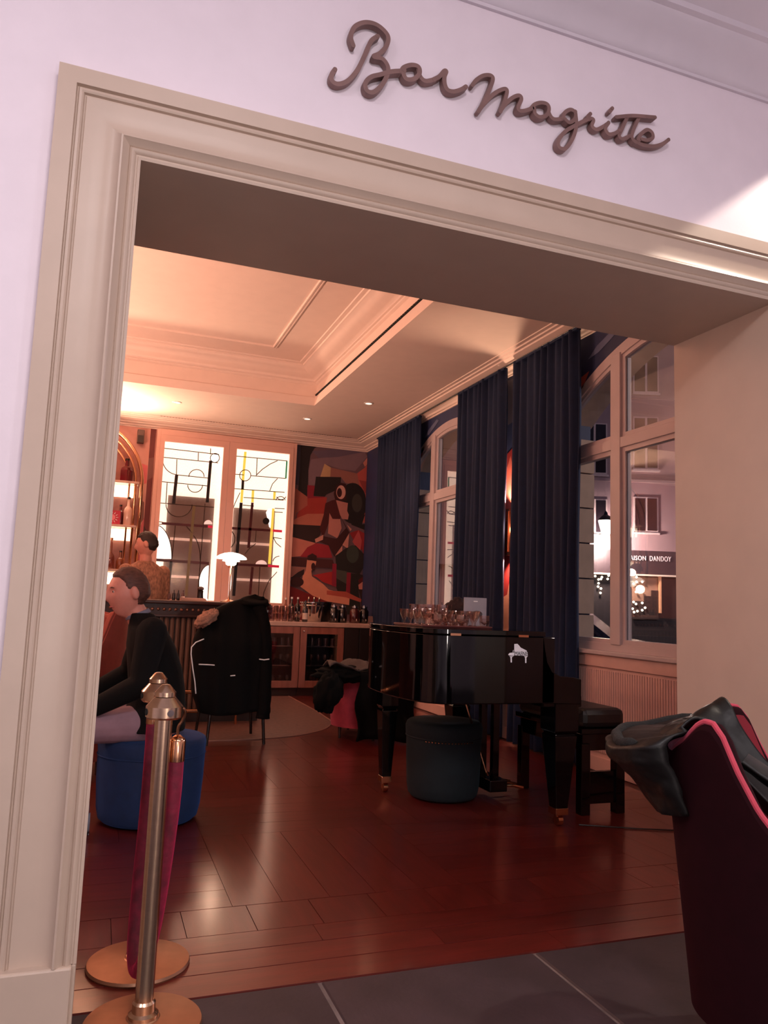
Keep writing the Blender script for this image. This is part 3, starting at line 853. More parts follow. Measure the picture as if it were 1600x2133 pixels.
for p, q, w, m in (((1098,278),(1085,510),0.034,M_YEL), ((1086,510),(1084,582),0.036,M_BLKG), ((1083,585),(1078,690),0.034,M_YEL), ((1077,692),(1040,1450),0.042,M_BLKG), ((1170,590),(1168,690),0.034,M_YEL), ((1168,692),(1148,1060),0.036,M_MAR), ((1185,1215),(1172,1440),0.036,M_MAR), ((1345,605),(1343,665),0.034,M_YEL), ((1338,740),(1321,1190),0.036,M_YEL), ((1436,355),(1432,495),0.022,M_GREENG), ((982,898),(1322,918),0.034,M_MAR), ((1325,918),(1415,925),0.034,M_REDG), ((1055,1195),(1308,1206),0.034,M_MAR), ((1311,1206),(1400,1212),0.034,M_REDG)):
    bar(D, p, q, w, m)

# small wall speaker
sp = thing('wall_speaker', 'small dark box speaker high on the wall above the arched shelf', 'speaker', (0.375, YW-0.06, 3.18))
b = MB(); b.box(0.335, 0.425, YW-0.11, YW-0.015, 3.18, 3.36); b.build('housing', mat('speaker_plastic', (92, 66, 58), 0.5), sp, bevel=0.008)
b = MB(); b.box(0.345, 0.415, YW-0.114, YW-0.108, 3.19, 3.28); b.build('grille', mat('speaker_grille', (48, 34, 30), 0.7), sp)
b = MB(); b.box(0.36, 0.40, YW-0.02, YW, 3.24, 3.30); b.build('bracket', M_BLKG, sp)

# ================================================================== ARCHED BOTTLE SHELF
AX, AR, AZ = -0.35, 0.78, 2.60
arch = thing('arched_shelf', 'brass framed arched bottle shelf at the far left of the bar', 'shelf', (AX, 10.45, 0.9))
for r, y, t in ((AR, 10.34, 0.024), (AR-0.075, 10.40, 0.017), (AR-0.15, 10.46, 0.013)):
    pts = [(AX-r, y, 0.95)] + [(AX+r*math.cos(PI-PI*k/32), y, AZ+r*math.sin(PI*k/32)) for k in range(33)] + [(AX+r, y, 0.95)]
    b = MB(); b.tube(pts, t, 12); b.build('brass_hoop', M_BRASSP, arch, smooth='all')
b = MB(); n = 32
b.prism([(AX-AR, 10.60, 0.95)]+[(AX+AR*math.cos(PI-PI*k/n), 10.60, AZ+AR*math.sin(PI*k/n)) for k in range(n+1)]+[(AX+AR, 10.60, 0.95)], (0, 0.035, 0))
b.build('back_panel', mat('antique_mirror', (150, 100, 90), 0.35, 0.4, var=0.2, scale=9), arch)
SHZ = (2.60, 2.03, 1.46)
for z in SHZ:
    b = MB(); b.box(AX-AR+0.03, AX+AR-0.03, 10.36, 10.60, z, z+0.03); b.build('shelf_board', M_MARBLE, arch, bevel=0.004)
    b = MB(); b.box(AX-AR+0.06, AX+AR-0.06, 10.50, 10.59, z-0.16, z-0.012); b.build('lit_panel', mat('shelf_light', (255, 235, 205), 0.6, emit=(255, 226, 190), estr=3.5), arch)

M_BOT = {'red': mat('dark_red_liquor', (92, 14, 26), 0.12, coat=0.6), 'clear': glassmat('bottle_glass', (226, 196, 186), 2.4), 'dark': mat('dark_bottle', (28, 16, 14), 0.12, coat=0.6), 'pale': mat('pale_bottle', (214, 176, 160), 0.2, coat=0.5), 'amber': mat('amber_bottle', (120, 62, 34), 0.15, coat=0.5)}
def bottle(loc, h, r, kind, label, shoulder=0.62, square=False, cap='dark', lab=None, name='bottle', group=None):
    t = thing(name, label, 'bottle', loc, group)
    x, y, z = loc; bb = MB()
    bb.lathe((x, y, z), [(r*0.9, 0), (r, 0.01), (r, h*shoulder-0.02), (r*0.85, h*shoulder+0.015), (r*0.36, h*(shoulder+0.13)), (r*0.30, h*0.93)], 4 if square else 16)
    bb.build('glass_body', M_BOT[kind], t, smooth=not square)
    bb = MB(); bb.lathe((x, y, z+h*0.92), [(r*0.36, 0), (r*0.36, h*0.08)], 12); bb.build('cap', M_WHITE if cap == 'white' else (M_BRASSP if cap == 'gold' else M_BLKG), t)
    if lab:
        bb = MB(); bb.lathe((x, y, z), [(r*1.02, h*0.12), (r*1.02, h*0.42)], 16, caps=False); bb.build('paper_label', mat('paper_label', (214, 190, 176), 0.7), t, smooth=True)
    return t
bottle((0.235, 10.44, SHZ[0]+0.03), 0.30, 0.075, 'red', 'square dark red liquor bottle on the top arched shelf', 0.55, True)
bottle((0.03, 10.44, SHZ[0]+0.03), 0.20, 0.07, 'clear', 'squat clear decanter on the top arched shelf', 0.6, cap='white')
bottle((0.29, 10.44, SHZ[1]+0.03), 0.37, 0.055, 'pale', 'pale tall bottle with dark cap on the middle arched shelf', 0.55)
bottle((0.20, 10.52, SHZ[1]+0.03), 0.27, 0.05, 'red', 'small red bottle behind the sunburst box on the shelf', 0.6)
bottle((0.12, 10.46, SHZ[2]+0.03), 0.40, 0.05, 'clear', 'clear decanter with tall stopper on the lowest arched shelf', 0.4, cap='gold')
bottle((0.24, 10.46, SHZ[2]+0.03), 0.24, 0.05, 'amber', 'short amber bottle on the lowest arched shelf', 0.5)
bx = thing('sunburst_box', 'red box with pale sunburst disc on the middle arched shelf', 'box', (0.10, 10.44, SHZ[1]+0.03))
b = MB(); b.box(0.0, 0.2, 10.40, 10.46, SHZ[1]+0.03, SHZ[1]+0.21); b.build('carton', mat('crimson_card', (176, 36, 62), 0.5), bx)
b = MB(); b.prism([(0.10+0.04*math.cos(2*PI*k/18), 10.398, SHZ[1]+0.12+0.04*math.sin(2*PI*k/18)) for k in range(18)], (0, 0.004, 0)); b.build('pink_disc', mat('pink_print', (226, 130, 140), 0.5), bx)
for k in range(12):
    a = 2*PI*k/12; c, s_ = math.cos(a), math.sin(a)
    b = MB(); b.prism([(0.10+0.05*c-0.006*s_, 10.398, SHZ[1]+0.12+0.05*s_+0.006*c), (0.10+0.082*c, 10.398, SHZ[1]+0.12+0.082*s_), (0.10+0.05*c+0.006*s_, 10.398, SHZ[1]+0.12+0.05*s_-0.006*c)], (0, 0.003, 0)); b.build('ray', M_WHITE, bx)

# ================================================================== FRONT BAR
YBAR = 7.55; BX1 = 1.60; BX0 = -2.9; BZ = 1.13
bar_ = thing('bar_counter', 'dark wooden bar counter with a row of studs and ribbed front', 'bar counter', (0.3, 7.8, 0))
b = MB(); b.box(BX0, BX1, YBAR-0.06, YBAR+0.62, BZ-0.035, BZ); b.build('counter_top', M_WALNUT, bar_, bevel=0.01)
b = MB(); b.box(BX0, BX1-0.03, YBAR-0.02, YBAR+0.56, 0.99, BZ-0.035); b.build('frieze', mat('frieze_wood', (52, 27, 20), 0.4, var=0.15), bar_)
b = MB(); b.box(BX0, BX1-0.06, YBAR+0.02, YBAR+0.50, 0.0, 0.99); b.build('body', mat('bar_body', (40, 24, 20), 0.5, var=0.15), bar_)
b = MB(); b.box(BX0, BX1-0.02, YBAR-0.035, YBAR-0.005, 0.975, 0.995); b.build('moulding', M_WALNUT, bar_, bevel=0.004)
stud = None
for k in range(28):
    x = 0.12+k*0.053
    if stud is None:
        b = MB(); b.sphere((0, YBAR-0.022, 1.045), 0.016, 10, 8); stud = b.build('stud', mat('stud_metal', (150, 112, 96), 0.3, 0.6), bar_, smooth='all'); base_x = stud
    else:
        o = bpy.data.objects.new('stud', stud.data); link(o, bar_); base_x = o
    base_x.location = (x, 0, 0)
flute = None
for k in range(30):
    x = 0.02+k*0.051
    if flute is None:
        b = MB(); b.tube([(0, YBAR+0.018, 0.12), (0, YBAR+0.018, 0.97)], 0.022, 8); flute = b.build('ribbed_moulding', mat('rib_taupe', (110, 86, 74), 0.5, var=0.1), bar_, smooth=True); ob = flute
    else:
        ob = bpy.data.objects.new('ribbed_moulding', flute.data); link(ob, bar_)
    ob.location = (x, 0, 0)
for z, y in ((0.30, YBAR-0.16), (0.12, YBAR-0.10)):
    b = MB(); b.tube([(BX0, y, z), (BX1-0.05, y, z)], 0.018, 10); fr = b.build('foot_rail', M_BRASSP, bar_, smooth=True)
for x in (-0.6, 0.35, 1.3):
    b = MB(); b.tube([(x, YBAR+0.03, 0.30), (x, YBAR-0.16, 0.30), (x, YBAR-0.16, 0.0)], 0.012, 8); b.build('rail_bracket', M_BRASSP, bar_)
b = MB(); b.lathe((BX1-0.01, YBAR+0.05, 0.97), [(0.02, 0), (0.05, 0.02), (0.05, 0.04), (0.025, 0.055), (0.045, 0.075), (0.045, 0.10), (0.03, 0.115), (0.055, 0.13)], 14); b.build('turned_corbel', mat('corbel_wood', (96, 34, 30), 0.3, coat=0.4), bar_, smooth=True)

# bar lamp (two opal shades on a thin stem)
LX, LY = 1.222, 7.72
lamp = thing('table_lamp', 'lit white table lamp with layered shades standing on the bar', 'lamp', (LX, LY, BZ))
M_SHADE = mat('lit_opal_shade', (255, 250, 240), 0.3, emit=(255, 244, 226), estr=1.9)
b = MB(); b.lathe((LX, LY, BZ), [(0.085, 0), (0.085, 0.008), (0.05, 0.02), (0.012, 0.03), (0.010, 0.05)], 24); b.build('base', M_BRASSP, lamp, smooth=True)
b = MB(); b.lathe((LX, LY, BZ), [(0.007, 0.03), (0.007, 0.34)], 10); b.build('stem', M_BRASSP, lamp)
b = MB(); b.lathe((LX, LY, BZ), [(0.025, 0.34), (0.025, 0.365), (0.015, 0.37)], 14); b.build('socket', M_BRASSP, lamp)
b = MB(); b.lathe((LX, LY, BZ), [(0.152, 0.428), (0.146, 0.444), (0.115, 0.466), (0.07, 0.483), (0.02, 0.49), (0.0, 0.49)], 32, caps=False); b.build('upper_shade', M_SHADE, lamp, smooth='all', solid=0.004)
b = MB(); b.lathe((LX, LY, BZ), [(0.086, 0.405), (0.08, 0.415), (0.074, 0.430), (0.06, 0.44)], 28, caps=False); b.build('middle_shade', M_SHADE, lamp, smooth='all', solid=0.004)
b = MB(); b.lathe((LX, LY, BZ), [(0.03, 0.362), (0.05, 0.375), (0.055, 0.405), (0.05, 0.42)], 24, caps=False); b.build('lower_shade', M_SHADE, lamp, smooth='all', solid=0.004)
light('table_lamp_bulb', 'POINT', (LX, LY-0.0, BZ+0.53), 5, AMBER, 0.05)
light('table_lamp_bulb', 'POINT', (LX, LY-0.16, BZ+0.33), 5, AMBER, 0.05)

# things on the bar
def xa(px, y, z=1.13, py=1245):
    return at(px, py, 'y', y).x
t = thing('pepper_mill', 'dark pepper mill standing on the bar counter', 'pepper mill', (xa(417, 7.85), 7.85, BZ))
x = xa(417, 7.85)
b = MB(); b.lathe((x, 7.85, BZ+0.03), [(0.03, 0), (0.026, 0.05), (0.03, 0.075)], 14); b.build('body', M_BLKG, t, smooth=True)
b = MB(); b.lathe((x, 7.85, BZ+0.105), [(0.02, 0), (0.032, 0.01), (0.03, 0.03), (0.01, 0.04)], 14); b.build('head', M_WALNUT, t, smooth=True)
t = thing('napkin_tray', 'low pale box tray under the pepper mill on the bar', 'tray', (xa(402, 7.85), 7.85, BZ))
x = xa(402, 7.85)
b = MB(); b.box(x-0.12, x+0.12, 7.78, 7.92, BZ, BZ+0.025); b.box(x-0.11, x+0.11, 7.79, 7.91, BZ+0.025, BZ+0.029); b.build('tray_body', mat('tray_card', (170, 130, 118), 0.6), t, bevel=0.003)
for i, px in enumerate((352, 362, 371, 381)):
    labs = ['tiny bitters bottle nearest the bartender on the bar', 'second tiny dark capped bitters bottle on the bar', 'third tiny dark capped bitters bottle on the bar', 'tiny white labelled bottle beside the tray on the bar']
    bottle((xa(px, 7.95), 7.95, BZ), 0.10 if i else 0.08, 0.018, 'dark' if i in (1, 2) else 'clear', labs[i], 0.55, cap='dark', lab=(i == 3), group='small bottles on the bar')

# ================================================================== BACK BAR
YK = 9.55; WZ = 0.912
M_CABW = mat('cabinet_wood', (150, 92, 78), 0.45, var=0.15, scale=4, stretch=(6, 6, 1))
wt = MB(); wt.box(0.5, 3.415, YK-0.03, YW-0.001, WZ-0.055, WZ); tag(wt.build('worktop', M_MARBLE, loc=(2.0, 10.1, WZ), bevel=0.005), 'long pale marble worktop of the back bar', 'worktop')
cabs = [(1.85, 2.425, 'glass door cabinet under the marble worktop next to the coat'), (2.428, 3.005, 'glass door cabinet under the marble worktop nearer the piano')]
for (x0, x1, lab) in cabs:
    t = thing('glass_door_cabinet', lab, 'cabinet', ((x0+x1)/2, YK+0.3, 0), 'back bar cabinets')
    b = MB(); y0, y1 = YK, YK+0.6
    b.box(x0, x0+0.02, y0, y1, 0.09, 0.857); b.box(x1-0.02, x1, y0, y1, 0.09, 0.857); b.box(x0+0.02, x1-0.02, y0, y1, 0.09, 0.11); b.box(x0+0.02, x1-0.02, y0, y1, 0.84, 0.857); b.box(x0+0.02, x1-0.02, y1-0.02, y1, 0.11, 0.84)
    b.build('carcase', mat('cabinet_inside', (44, 30, 26), 0.6), t)
    b = MB(); b.box(x0, x1, y0+0.05, y0+0.07, 0.0, 0.09); b.build('kick_board', M_WALNUT, t)
    for z in (0.36, 0.60):
        b = MB(); b.box(x0+0.02, x1-0.02, y0+0.06, y1-0.02, z, z+0.012); b.build('inner_shelf', M_CHROME, t)
    b = MB(); w = 0.085; yy0, yy1 = y0-0.022, y0-0.002
    b.box(x0+0.002, x0+w, yy0, yy1, 0.10, 0.85); b.box(x1-w, x1-0.002, yy0, yy1, 0.10, 0.85); b.box(x0+w, x1-w, yy0, yy1, 0.10, 0.10+w); b.box(x0+w, x1-w, yy0, yy1, 0.85-w, 0.85)
    d = b.build('door', M_CABW, t, bevel=0.004)
    b = MB(); b.box(x0+w-0.005, x1-w+0.005, y0-0.012, y0-0.009, 0.10+w-0.005, 0.85-w+0.005); b.build('door_pane', M_CLEAR, d)
    b = MB(); b.sphere((x0+0.04, y0-0.035, 0.80), 0.013, 10, 8); b.build('knob', M_CHROME, d, smooth='all')
t = thing('dark_cabinet', 'dark closed cabinet at the end of the back bar behind the piano', 'cabinet', (3.2, YK+0.3, 0))
b = MB(); b.box(3.008, 3.41, YK, YK+0.6, 0.09, 0.857); b.build('carcase', mat('dark_panel', (28, 20, 18), 0.5), t)
b = MB(); b.box(3.015, 3.207, YK-0.02, YK-0.001, 0.10, 0.85); b.build('door', mat('dark_door', (34, 24, 22), 0.45), t, bevel=0.004)
b = MB(); b.box(3.212, 3.405, YK-0.02, YK-0.001, 0.10, 0.85); b.build('door', mat('dark_door', (34, 24, 22), 0.45), t, bevel=0.004)
b = MB(); b.box(3.008, 3.41, YK+0.05, YK+0.07, 0.0, 0.09); b.build('kick_board', M_WALNUT, t)

def tumbler_mesh(h=0.095, r=0.037):
    b = MB(); b.lathe((0, 0, 0), [(0.0, 0.004), (r*0.8, 0.004), (r*0.82, 0.0), (r, h), (r*0.94, h), (r*0.76, 0.014), (0.0, 0.014)], 14, caps=False)
    return b
def glass_at(mb, name, loc, lab, group, m=M_CRYSTAL, proto={}):
    key = id(mb)
    if key not in proto:
        o = mb.build(name, m, smooth=True); proto[key] = o.data
    else:
        o = bpy.data.objects.new(name, proto[key]); link(o)
    o.location = loc
    tag(o, lab, 'glass', group)
    return o
TM = tumbler_mesh()
NTH = ('first', 'second', 'third', 'fourth', 'fifth', 'sixth', 'seventh')
for tier in range(2):
    for row in range(2):
        for k in range(6):
            glass_at(TM, 'tumbler', (1.925+k*0.079+0.02*row, 9.66+0.085*row, WZ+tier*0.098), 'clear tumbler stacked on the worktop, %s tier, %s row, %s from left' % (('lower', 'upper')[tier], ('front', 'back')[row], NTH[k]), 'stacked tumblers on the worktop')
WGL = MB(); WGL.lathe((0, 0, 0), [(0.028, 0), (0.028, 0.003), (0.004, 0.006), (0.004, 0.05), (0.022, 0.065), (0.03, 0.10), (0.025, 0.13), (0.023, 0.13), (0.028, 0.10), (0.0, 0.06)], 12, caps=False)
for (x0, x1, lab) in cabs:
    side = 'next to the coat' if x0 < 2.2 else 'nearer the piano'
    for z, nm in ((0.11, 'bottom'), (0.372, 'middle'), (0.612, 'top')):
        for k in range(5):
            glass_at(WGL if nm != 'top' else TM, 'stored_glass', (x0+0.11+k*(x1-x0-0.22)/4, YK+0.14, z), 'clear glass on the %s shelf of the cabinet %s, %s from left' % (nm, side, NTH[k]), 'glasses on the %s shelf %s' % (nm, side))
def bz(px, y=9.72): return at(px, 1290, 'y', y).x
bottle((bz(600), 9.90, WZ), 0.30, 0.035, 'clear', 'clear glass bottle behind the stacked tumblers', 0.6, cap='white')
bottle((bz(609), 9.80, WZ), 0.31, 0.037, 'dark', 'dark wine bottle with white cap beside the tumblers', 0.62, cap='white')
bottle((bz(622), 9.80, WZ), 0.31, 0.037, 'dark', 'dark wine bottle with white cap next to the steel bucket', 0.62, cap='white')
bottle((bz(631), 9.62, WZ), 0.27, 0.036, 'dark', 'dark bottle with paper label before the steel bucket', 0.6, lab=True)
for i, px in enumerate((612, 619)):
    glass_at(WGL, 'wine_glass', (bz(px), 9.62, WZ), 'small stemmed glass beside the tumblers, %s of two' % ('left' if i == 0 else 'right'), 'stemmed glasses on the worktop')
kx, ky = bz(655), 9.86
t = thing('champagne_bucket', 'polished steel champagne bucket holding bottles on the worktop', 'bucket', (kx, ky, WZ))
b = MB(); b.lathe((kx, ky, WZ), [(0.115, 0), (0.12, 0.01), (0.15, 0.24), (0.158, 0.245), (0.158, 0.255), (0.148, 0.255), (0.115, 0.02), (0.0, 0.02)], 32, caps=False); b.build('pail', M_CHROME, t, smooth=True)
b = MB(); b.tube([(kx+0.156*math.cos(2*PI*k/32), ky+0.156*math.sin(2*PI*k/32), WZ+0.21) for k in range(33)], 0.006, 8); b.build('ring', M_CHROME, t, smooth=True)
for i, (dx, dy) in enumerate(((-0.05, 0), (0.015, -0.03), (0.09, 0.0))):
    bottle((kx+dx, ky+dy, WZ+0.021), 0.30, 0.036, 'dark', '%s foil topped bottle standing in the steel bucket' % ('leftmost', 'middle', 'rightmost')[i], 0.6, cap='gold', group='bottles in the bucket')
kx2 = bz(678)
t = thing('black_bucket', 'dark metal bucket just right of the steel champagne bucket', 'bucket', (kx2+0.05, ky+0.22, WZ))
b = MB(); b.lathe((kx2+0.05, ky+0.22, WZ), [(0.10, 0), (0.105, 0.01), (0.125, 0.25), (0.132, 0.255), (0.132, 0.262), (0.12, 0.26), (0.10, 0.02), (0.0, 0.02)], 28, caps=False); b.build('pail', M_BLKG, t, smooth=True)
for i, px in enumerate((692, 712, 735, 757)):
    lab = 'dispenser jar of dark infusion on the worktop, %s of four' % ('leftmost', 'second from left', 'third from left', 'rightmost')[i]
    x = bz(px, 9.78); y = 9.72 + 0.05*(i % 2)
    t = thing('dispenser_jar', lab, 'jar', (x, y, WZ), 'infusion jars on the back bar')
    b = MB(); b.lathe((x, y, WZ), [(0.06, 0), (0.064, 0.008), (0.064, 0.155), (0.05, 0.18), (0.042, 0.186), (0.042, 0.20)], 18); b.build('glass_body', mat('dark_infusion' if i != 2 else 'red_infusion', (20, 10, 9) if i != 2 else (74, 22, 20), 0.1, coat=0.7), t, smooth=True)
    b = MB(); b.lathe((x, y, WZ+0.20), [(0.047, 0), (0.047, 0.02), (0.02, 0.022), (0.02, 0.034)], 18); b.build('lid', M_CHROME, t, smooth=True)
    b = MB(); b.tube([(x, y-0.06, WZ+0.05), (x, y-0.095, WZ+0.05), (x, y-0.098, WZ+0.03)], 0.008, 8); b.build('tap', M_CHROME, t)
x = bz(776, 9.7)
t = thing('table_card', 'small folded card on the worktop beside the curtain', 'card', (min(x, 3.375), 9.60, WZ)); x = min(x, 3.375)
b = MB(); b.prism([(x-0.03, 9.57, WZ), (x+0.03, 9.57, WZ), (x+0.03, 9.60, WZ+0.10), (x-0.03, 9.60, WZ+0.10)], (0, 0.002, 0)); b.build('front_leaf', mat('grey_card', (120, 92, 86), 0.7), t)
b = MB(); b.prism([(x-0.03, 9.63, WZ), (x+0.03, 9.63, WZ), (x+0.03, 9.60, WZ+0.10), (x-0.03, 9.60, WZ+0.10)], (0, 0.002, 0)); b.build('back_leaf', mat('grey_card', (120, 92, 86), 0.7), t)
# ================================================================== CURTAINS
def curtain(y0, y1, seed, label, amp=0.035):
    rnd = random.Random(seed); npl = max(4, int((y1-y0)/0.105)); ph = [rnd.uniform(-0.4, 0.4) for _ in range(npl+2)]
    c = thing('curtain', label, 'curtain', (3.50, (y0+y1)/2, 0.02), 'navy window curtains')
    def fn(u, v):
        t = u*npl; k = int(t)
        a = 2*PI*t + ph[min(k, npl)]*0.5
        A = amp*(0.75+0.35*math.sin(k*1.7+seed))*(0.8+0.3*(1-v))
        return (3.475+A*math.sin(a)+0.006*math.sin(9*v+u*20), y0+(y1-y0)*u+0.008*math.sin(6*v+u*9), 0.02+v*3.42)
    b = MB(); b.grid(fn, npl*14, 12); b.build('drape', M_CURTAIN, c, smooth='all', solid=0.006)
    b = MB(); b.box(3.455, 3.495, y0, y1, 3.42, 3.442); b.build('heading_tape', M_CURTAIN, c)
    return c
curtain(5.09, 6.10, 1, 'navy curtain nearest the doorway beside the big window')
curtain(6.285, 7.29, 2, 'navy curtain behind the piano between sconce and far window')
curtain(8.36, 9.82, 3, 'navy curtain in the far corner next to the mural')
rail = MB(); rail.tube([(3.475, 2.9, 3.452), (3.475, 9.9, 3.452)], 0.009, 8); tag(rail.build('curtain_rail', M_BLKG, loc=(3.475, 6.4, 3.452)), 'dark curtain rail under the window side cornice', 'curtain rail')

# painted shapes on the pier and over the arches of the window wall
mur3 = thing('wall_mural', 'red and peach painted shapes on the pier around the sconce', 'mural', (XW, 6.4, 1.8))
def wsh(root, poly, c, i):
    bb = MB(); bb.prism([(XW-0.002-0.0005*i, y, z) for y, z in poly], (0.0004, 0, 0)); bb.build('painted_shape', mat('mural_paint_%d_%d_%d' % c, c, 0.6, var=0.1, scale=5), root)
wsh(mur3, [(5.58, 0.9), (6.56, 0.9), (6.56, 2.6), (6.2, 2.75), (5.58, 2.5)], (150, 40, 40), 0)
wsh(mur3, [(6.10, 0.9), (6.56, 0.9), (6.56, 1.25), (6.40, 1.30), (6.30, 1.60), (6.22, 1.40)], (210, 140, 116), 1)
wsh(mur3, [(6.15, 2.1), (6.56, 1.95), (6.56, 2.35), (6.38, 2.62), (6.25, 2.3)], (190, 92, 78), 2)
wsh(mur3, [(6.20, 1.65), (6.56, 1.62), (6.56, 1.95), (6.36, 2.0)], (126, 28, 32), 3)
wsh(mur3, [(6.1, 2.98), (6.5, 2.92), (6.5, 3.38), (6.25, 3.36)], (96, 92, 112), 4)
mur4 = thing('wall_mural', 'blue cloud and orange painted shapes above the arched windows', 'mural', (XW, 5.2, 3.2))
for dy in (0.0, 3.36):
    wsh(mur4, [(4.78+dy, 3.36), (5.02+dy, 3.28), (5.14+dy, 3.20), (5.00+dy, 3.22), (4.86+dy, 3.27), (4.72+dy, 3.33)], (92, 100, 130), 5)
    wsh(mur4, [(5.12+dy, 3.10), (5.5+dy, 3.02), (5.6+dy, 2.9), (5.4+dy, 2.86), (5.2+dy, 2.99)], (168, 70, 58), 6)
    wsh(mur4, [(5.2+dy, 3.0), (5.5+dy, 2.92), (5.56+dy, 2.7), (5.4+dy, 2.80)], (84, 30, 34), 7)

# ================================================================== WALL SCONCE
sc_y, sc_x = 6.29, 3.548
sc = thing('wall_sconce', 'brass and wood wall sconce glowing between the navy curtains', 'wall lamp', (sc_x, sc_y, 1.88))
b = MB(); b.box(XW-0.03, XW-0.002, sc_y-0.03, sc_y+0.03, 1.66, 2.10); b.build('back_plate', M_WALNUT, sc, bevel=0.004)
b = MB(); b.lathe((sc_x, sc_y, 1.69), [(0.024, 0), (0.024, 0.38)], 14); b.build('tube_body', mat('copper_tube', (150, 82, 52), 0.3, 0.8), sc, smooth=True)
for z in (1.67, 2.08):
    b = MB(); b.box(sc_x-0.026, XW-0.02, sc_y-0.028, sc_y+0.028, z-0.012, z+0.012); b.build('bracket', M_WALNUT, sc, bevel=0.003)
light('sconce_bulb', 'SPOT', (sc_x-0.005, sc_y+0.005, 2.13), 60, AMBER, 0.02, (sc_x, sc_y, 4), 120, 0.6)
light('sconce_bulb', 'SPOT', (sc_x-0.005, sc_y+0.005, 1.64), 30, AMBER, 0.02, (sc_x, sc_y, 0), 120, 0.6)
light('sconce_bulb', 'POINT', (sc_x+0.0, sc_y-0.07, 1.9), 3, AMBER, 0.02)

# ================================================================== GRAND PIANO
PY = 3.66
pn = thing('grand_piano', 'glossy black baby grand piano with closed lid in front of the curtains', 'piano', (2.1, 4.3, 0))
tail = catmull([(1.80, PY, 0), (1.70, 3.675, 0), (1.615, 3.76, 0), (1.565, 3.95, 0), (1.55, 4.2, 0), (1.57, 4.45, 0), (1.64, 4.64, 0), (1.78, 4.75, 0), (1.95, 4.80, 0), (2.10, 4.88, 0), (2.20, 5.0, 0), (2.27, 5.08, 0), (2.36, 5.10, 0)], 5)
out = [(2.36, PY)] + [(p.x, p.y) for p in tail]
b = MB(); b.prism([(x, y, 0.66) for x, y in out], (0, 0, 0.355)); b.build('rim', M_BLACKP, pn, smooth=True, bevel=0.006)
cx, cy = 2.0, 4.35
lid = [(cx+(x-cx)*1.012-(0.0 if x < 2.3 else 0.07), cy+(y-cy)*1.012) for x, y in out]
b = MB(); b.prism([(x, y, 1.018) for x, y in lid], (0, 0, 0.026)); lo = b.build('lid', M_BLACKP, pn, smooth=True, bevel=0.006)
for x in (1.75, 2.15):
    b = MB(); b.box(x-0.03, x+0.03, PY-0.022, PY-0.010, 1.012, 1.024); b.build('hinge', M_BRASSP, lo)
def cheek(y0, y1):
    pr = [(2.36, 0.66), (2.53, 0.655), (2.53, 0.79), (2.48, 0.80), (2.40, 0.805), (2.345, 0.83), (2.315, 0.88), (2.30, 0.95), (2.29, 1.012), (2.28, 1.012), (2.28, 0.66)]
    bb = MB(); bb.prism([(x, y0, z) for x, z in pr], (0, y1-y0, 0)); bb.build('cheek', M_BLACKP, pn, bevel=0.004)
cheek(PY, PY+0.07); cheek(5.03, 5.10)
b = MB(); b.box(2.30, 2.545, PY+0.02, 5.08, 0.64, 0.70); b.build('key_bed', M_BLACKP, pn, bevel=0.004)
b = MB(); b.prism([(2.30, PY+0.07, 0.70), (2.52, PY+0.07, 0.70), (2.52, PY+0.07, 0.755), (2.36, PY+0.07, 0.80), (2.30, PY+0.07, 0.95)], (0, 5.03-PY-0.07, 0)); b.build('fallboard', M_BLACKP, pn, bevel=0.003)
def pleg(x, y, top=0.64, s0=0.075, s1=0.036):
    g = MB()
    g.add([(x+sx*s, y+sy*s, z) for z, s in ((0.095, s1), (top-0.16, s0*0.93), (top-0.15, s0*0.8), (top-0.13, s0), (top+0.02, s0)) for sx, sy in ((-1, -1), (1, -1), (1, 1), (-1, 1))],
          [(i*4+k, i*4+(k+1) % 4, i*4+4+(k+1) % 4, i*4+4+k) for i in range(4) for k in range(4)] + [(3, 2, 1, 0), (16, 17, 18, 19)])
    lg = g.build('leg', M_BLACKP, pn, bevel=0.003)
    g = MB(); g.box(x-s1-0.003, x+s1+0.003, y-s1-0.003, y+s1+0.003, 0.062, 0.098); g.build('ferrule', M_BRASSP, lg, bevel=0.002)
    g = MB(); g.lathe((x, y-0.013, 0), [(0.001, 0), (0.001, 0)], 4) if False else None
    g = MB(); g.tube([(x-0.014, y, 0.029), (x+0.014, y, 0.029)], 0.029, 14); g.build('caster', M_BRASSP, lg, smooth=True)
    g = MB(); g.box(x-0.02, x+0.02, y-0.012, y+0.012, 0.05, 0.066); g.build('caster_fork', M_BRASSP, lg)
pleg(2.448, PY+0.09); pleg(2.43, 5.00); pleg(1.775, 4.66, 0.66, 0.055, 0.030)
# pedal lyre
b = MB(); b.box(2.34, 2.38, 4.30, 4.34, 0.12, 0.66); b.box(2.34, 2.38, 4.46, 4.50, 0.12, 0.66); ly = b.build('lyre_post', M_BLACKP, pn)
b = MB(); b.box(2.30, 2.42, 4.26, 4.54, 0.06, 0.13); b.build('lyre_box', M_BLACKP, pn, bevel=0.006)
for y in (4.32, 4.40, 4.48):
    b = MB(); b.tube([(2.42, y, 0.085), (2.50, y, 0.08), (2.56, y, 0.065)], [0.008, 0.011, 0.014], 8); b.build('pedal', M_BRASSP, pn, smooth=True)
b = MB(); b.tube([(2.33, 4.35, 0.14), (2.12, 4.30, 0.655)], 0.006, 6); b.build('lyre_brace', M_BRASSP, pn)
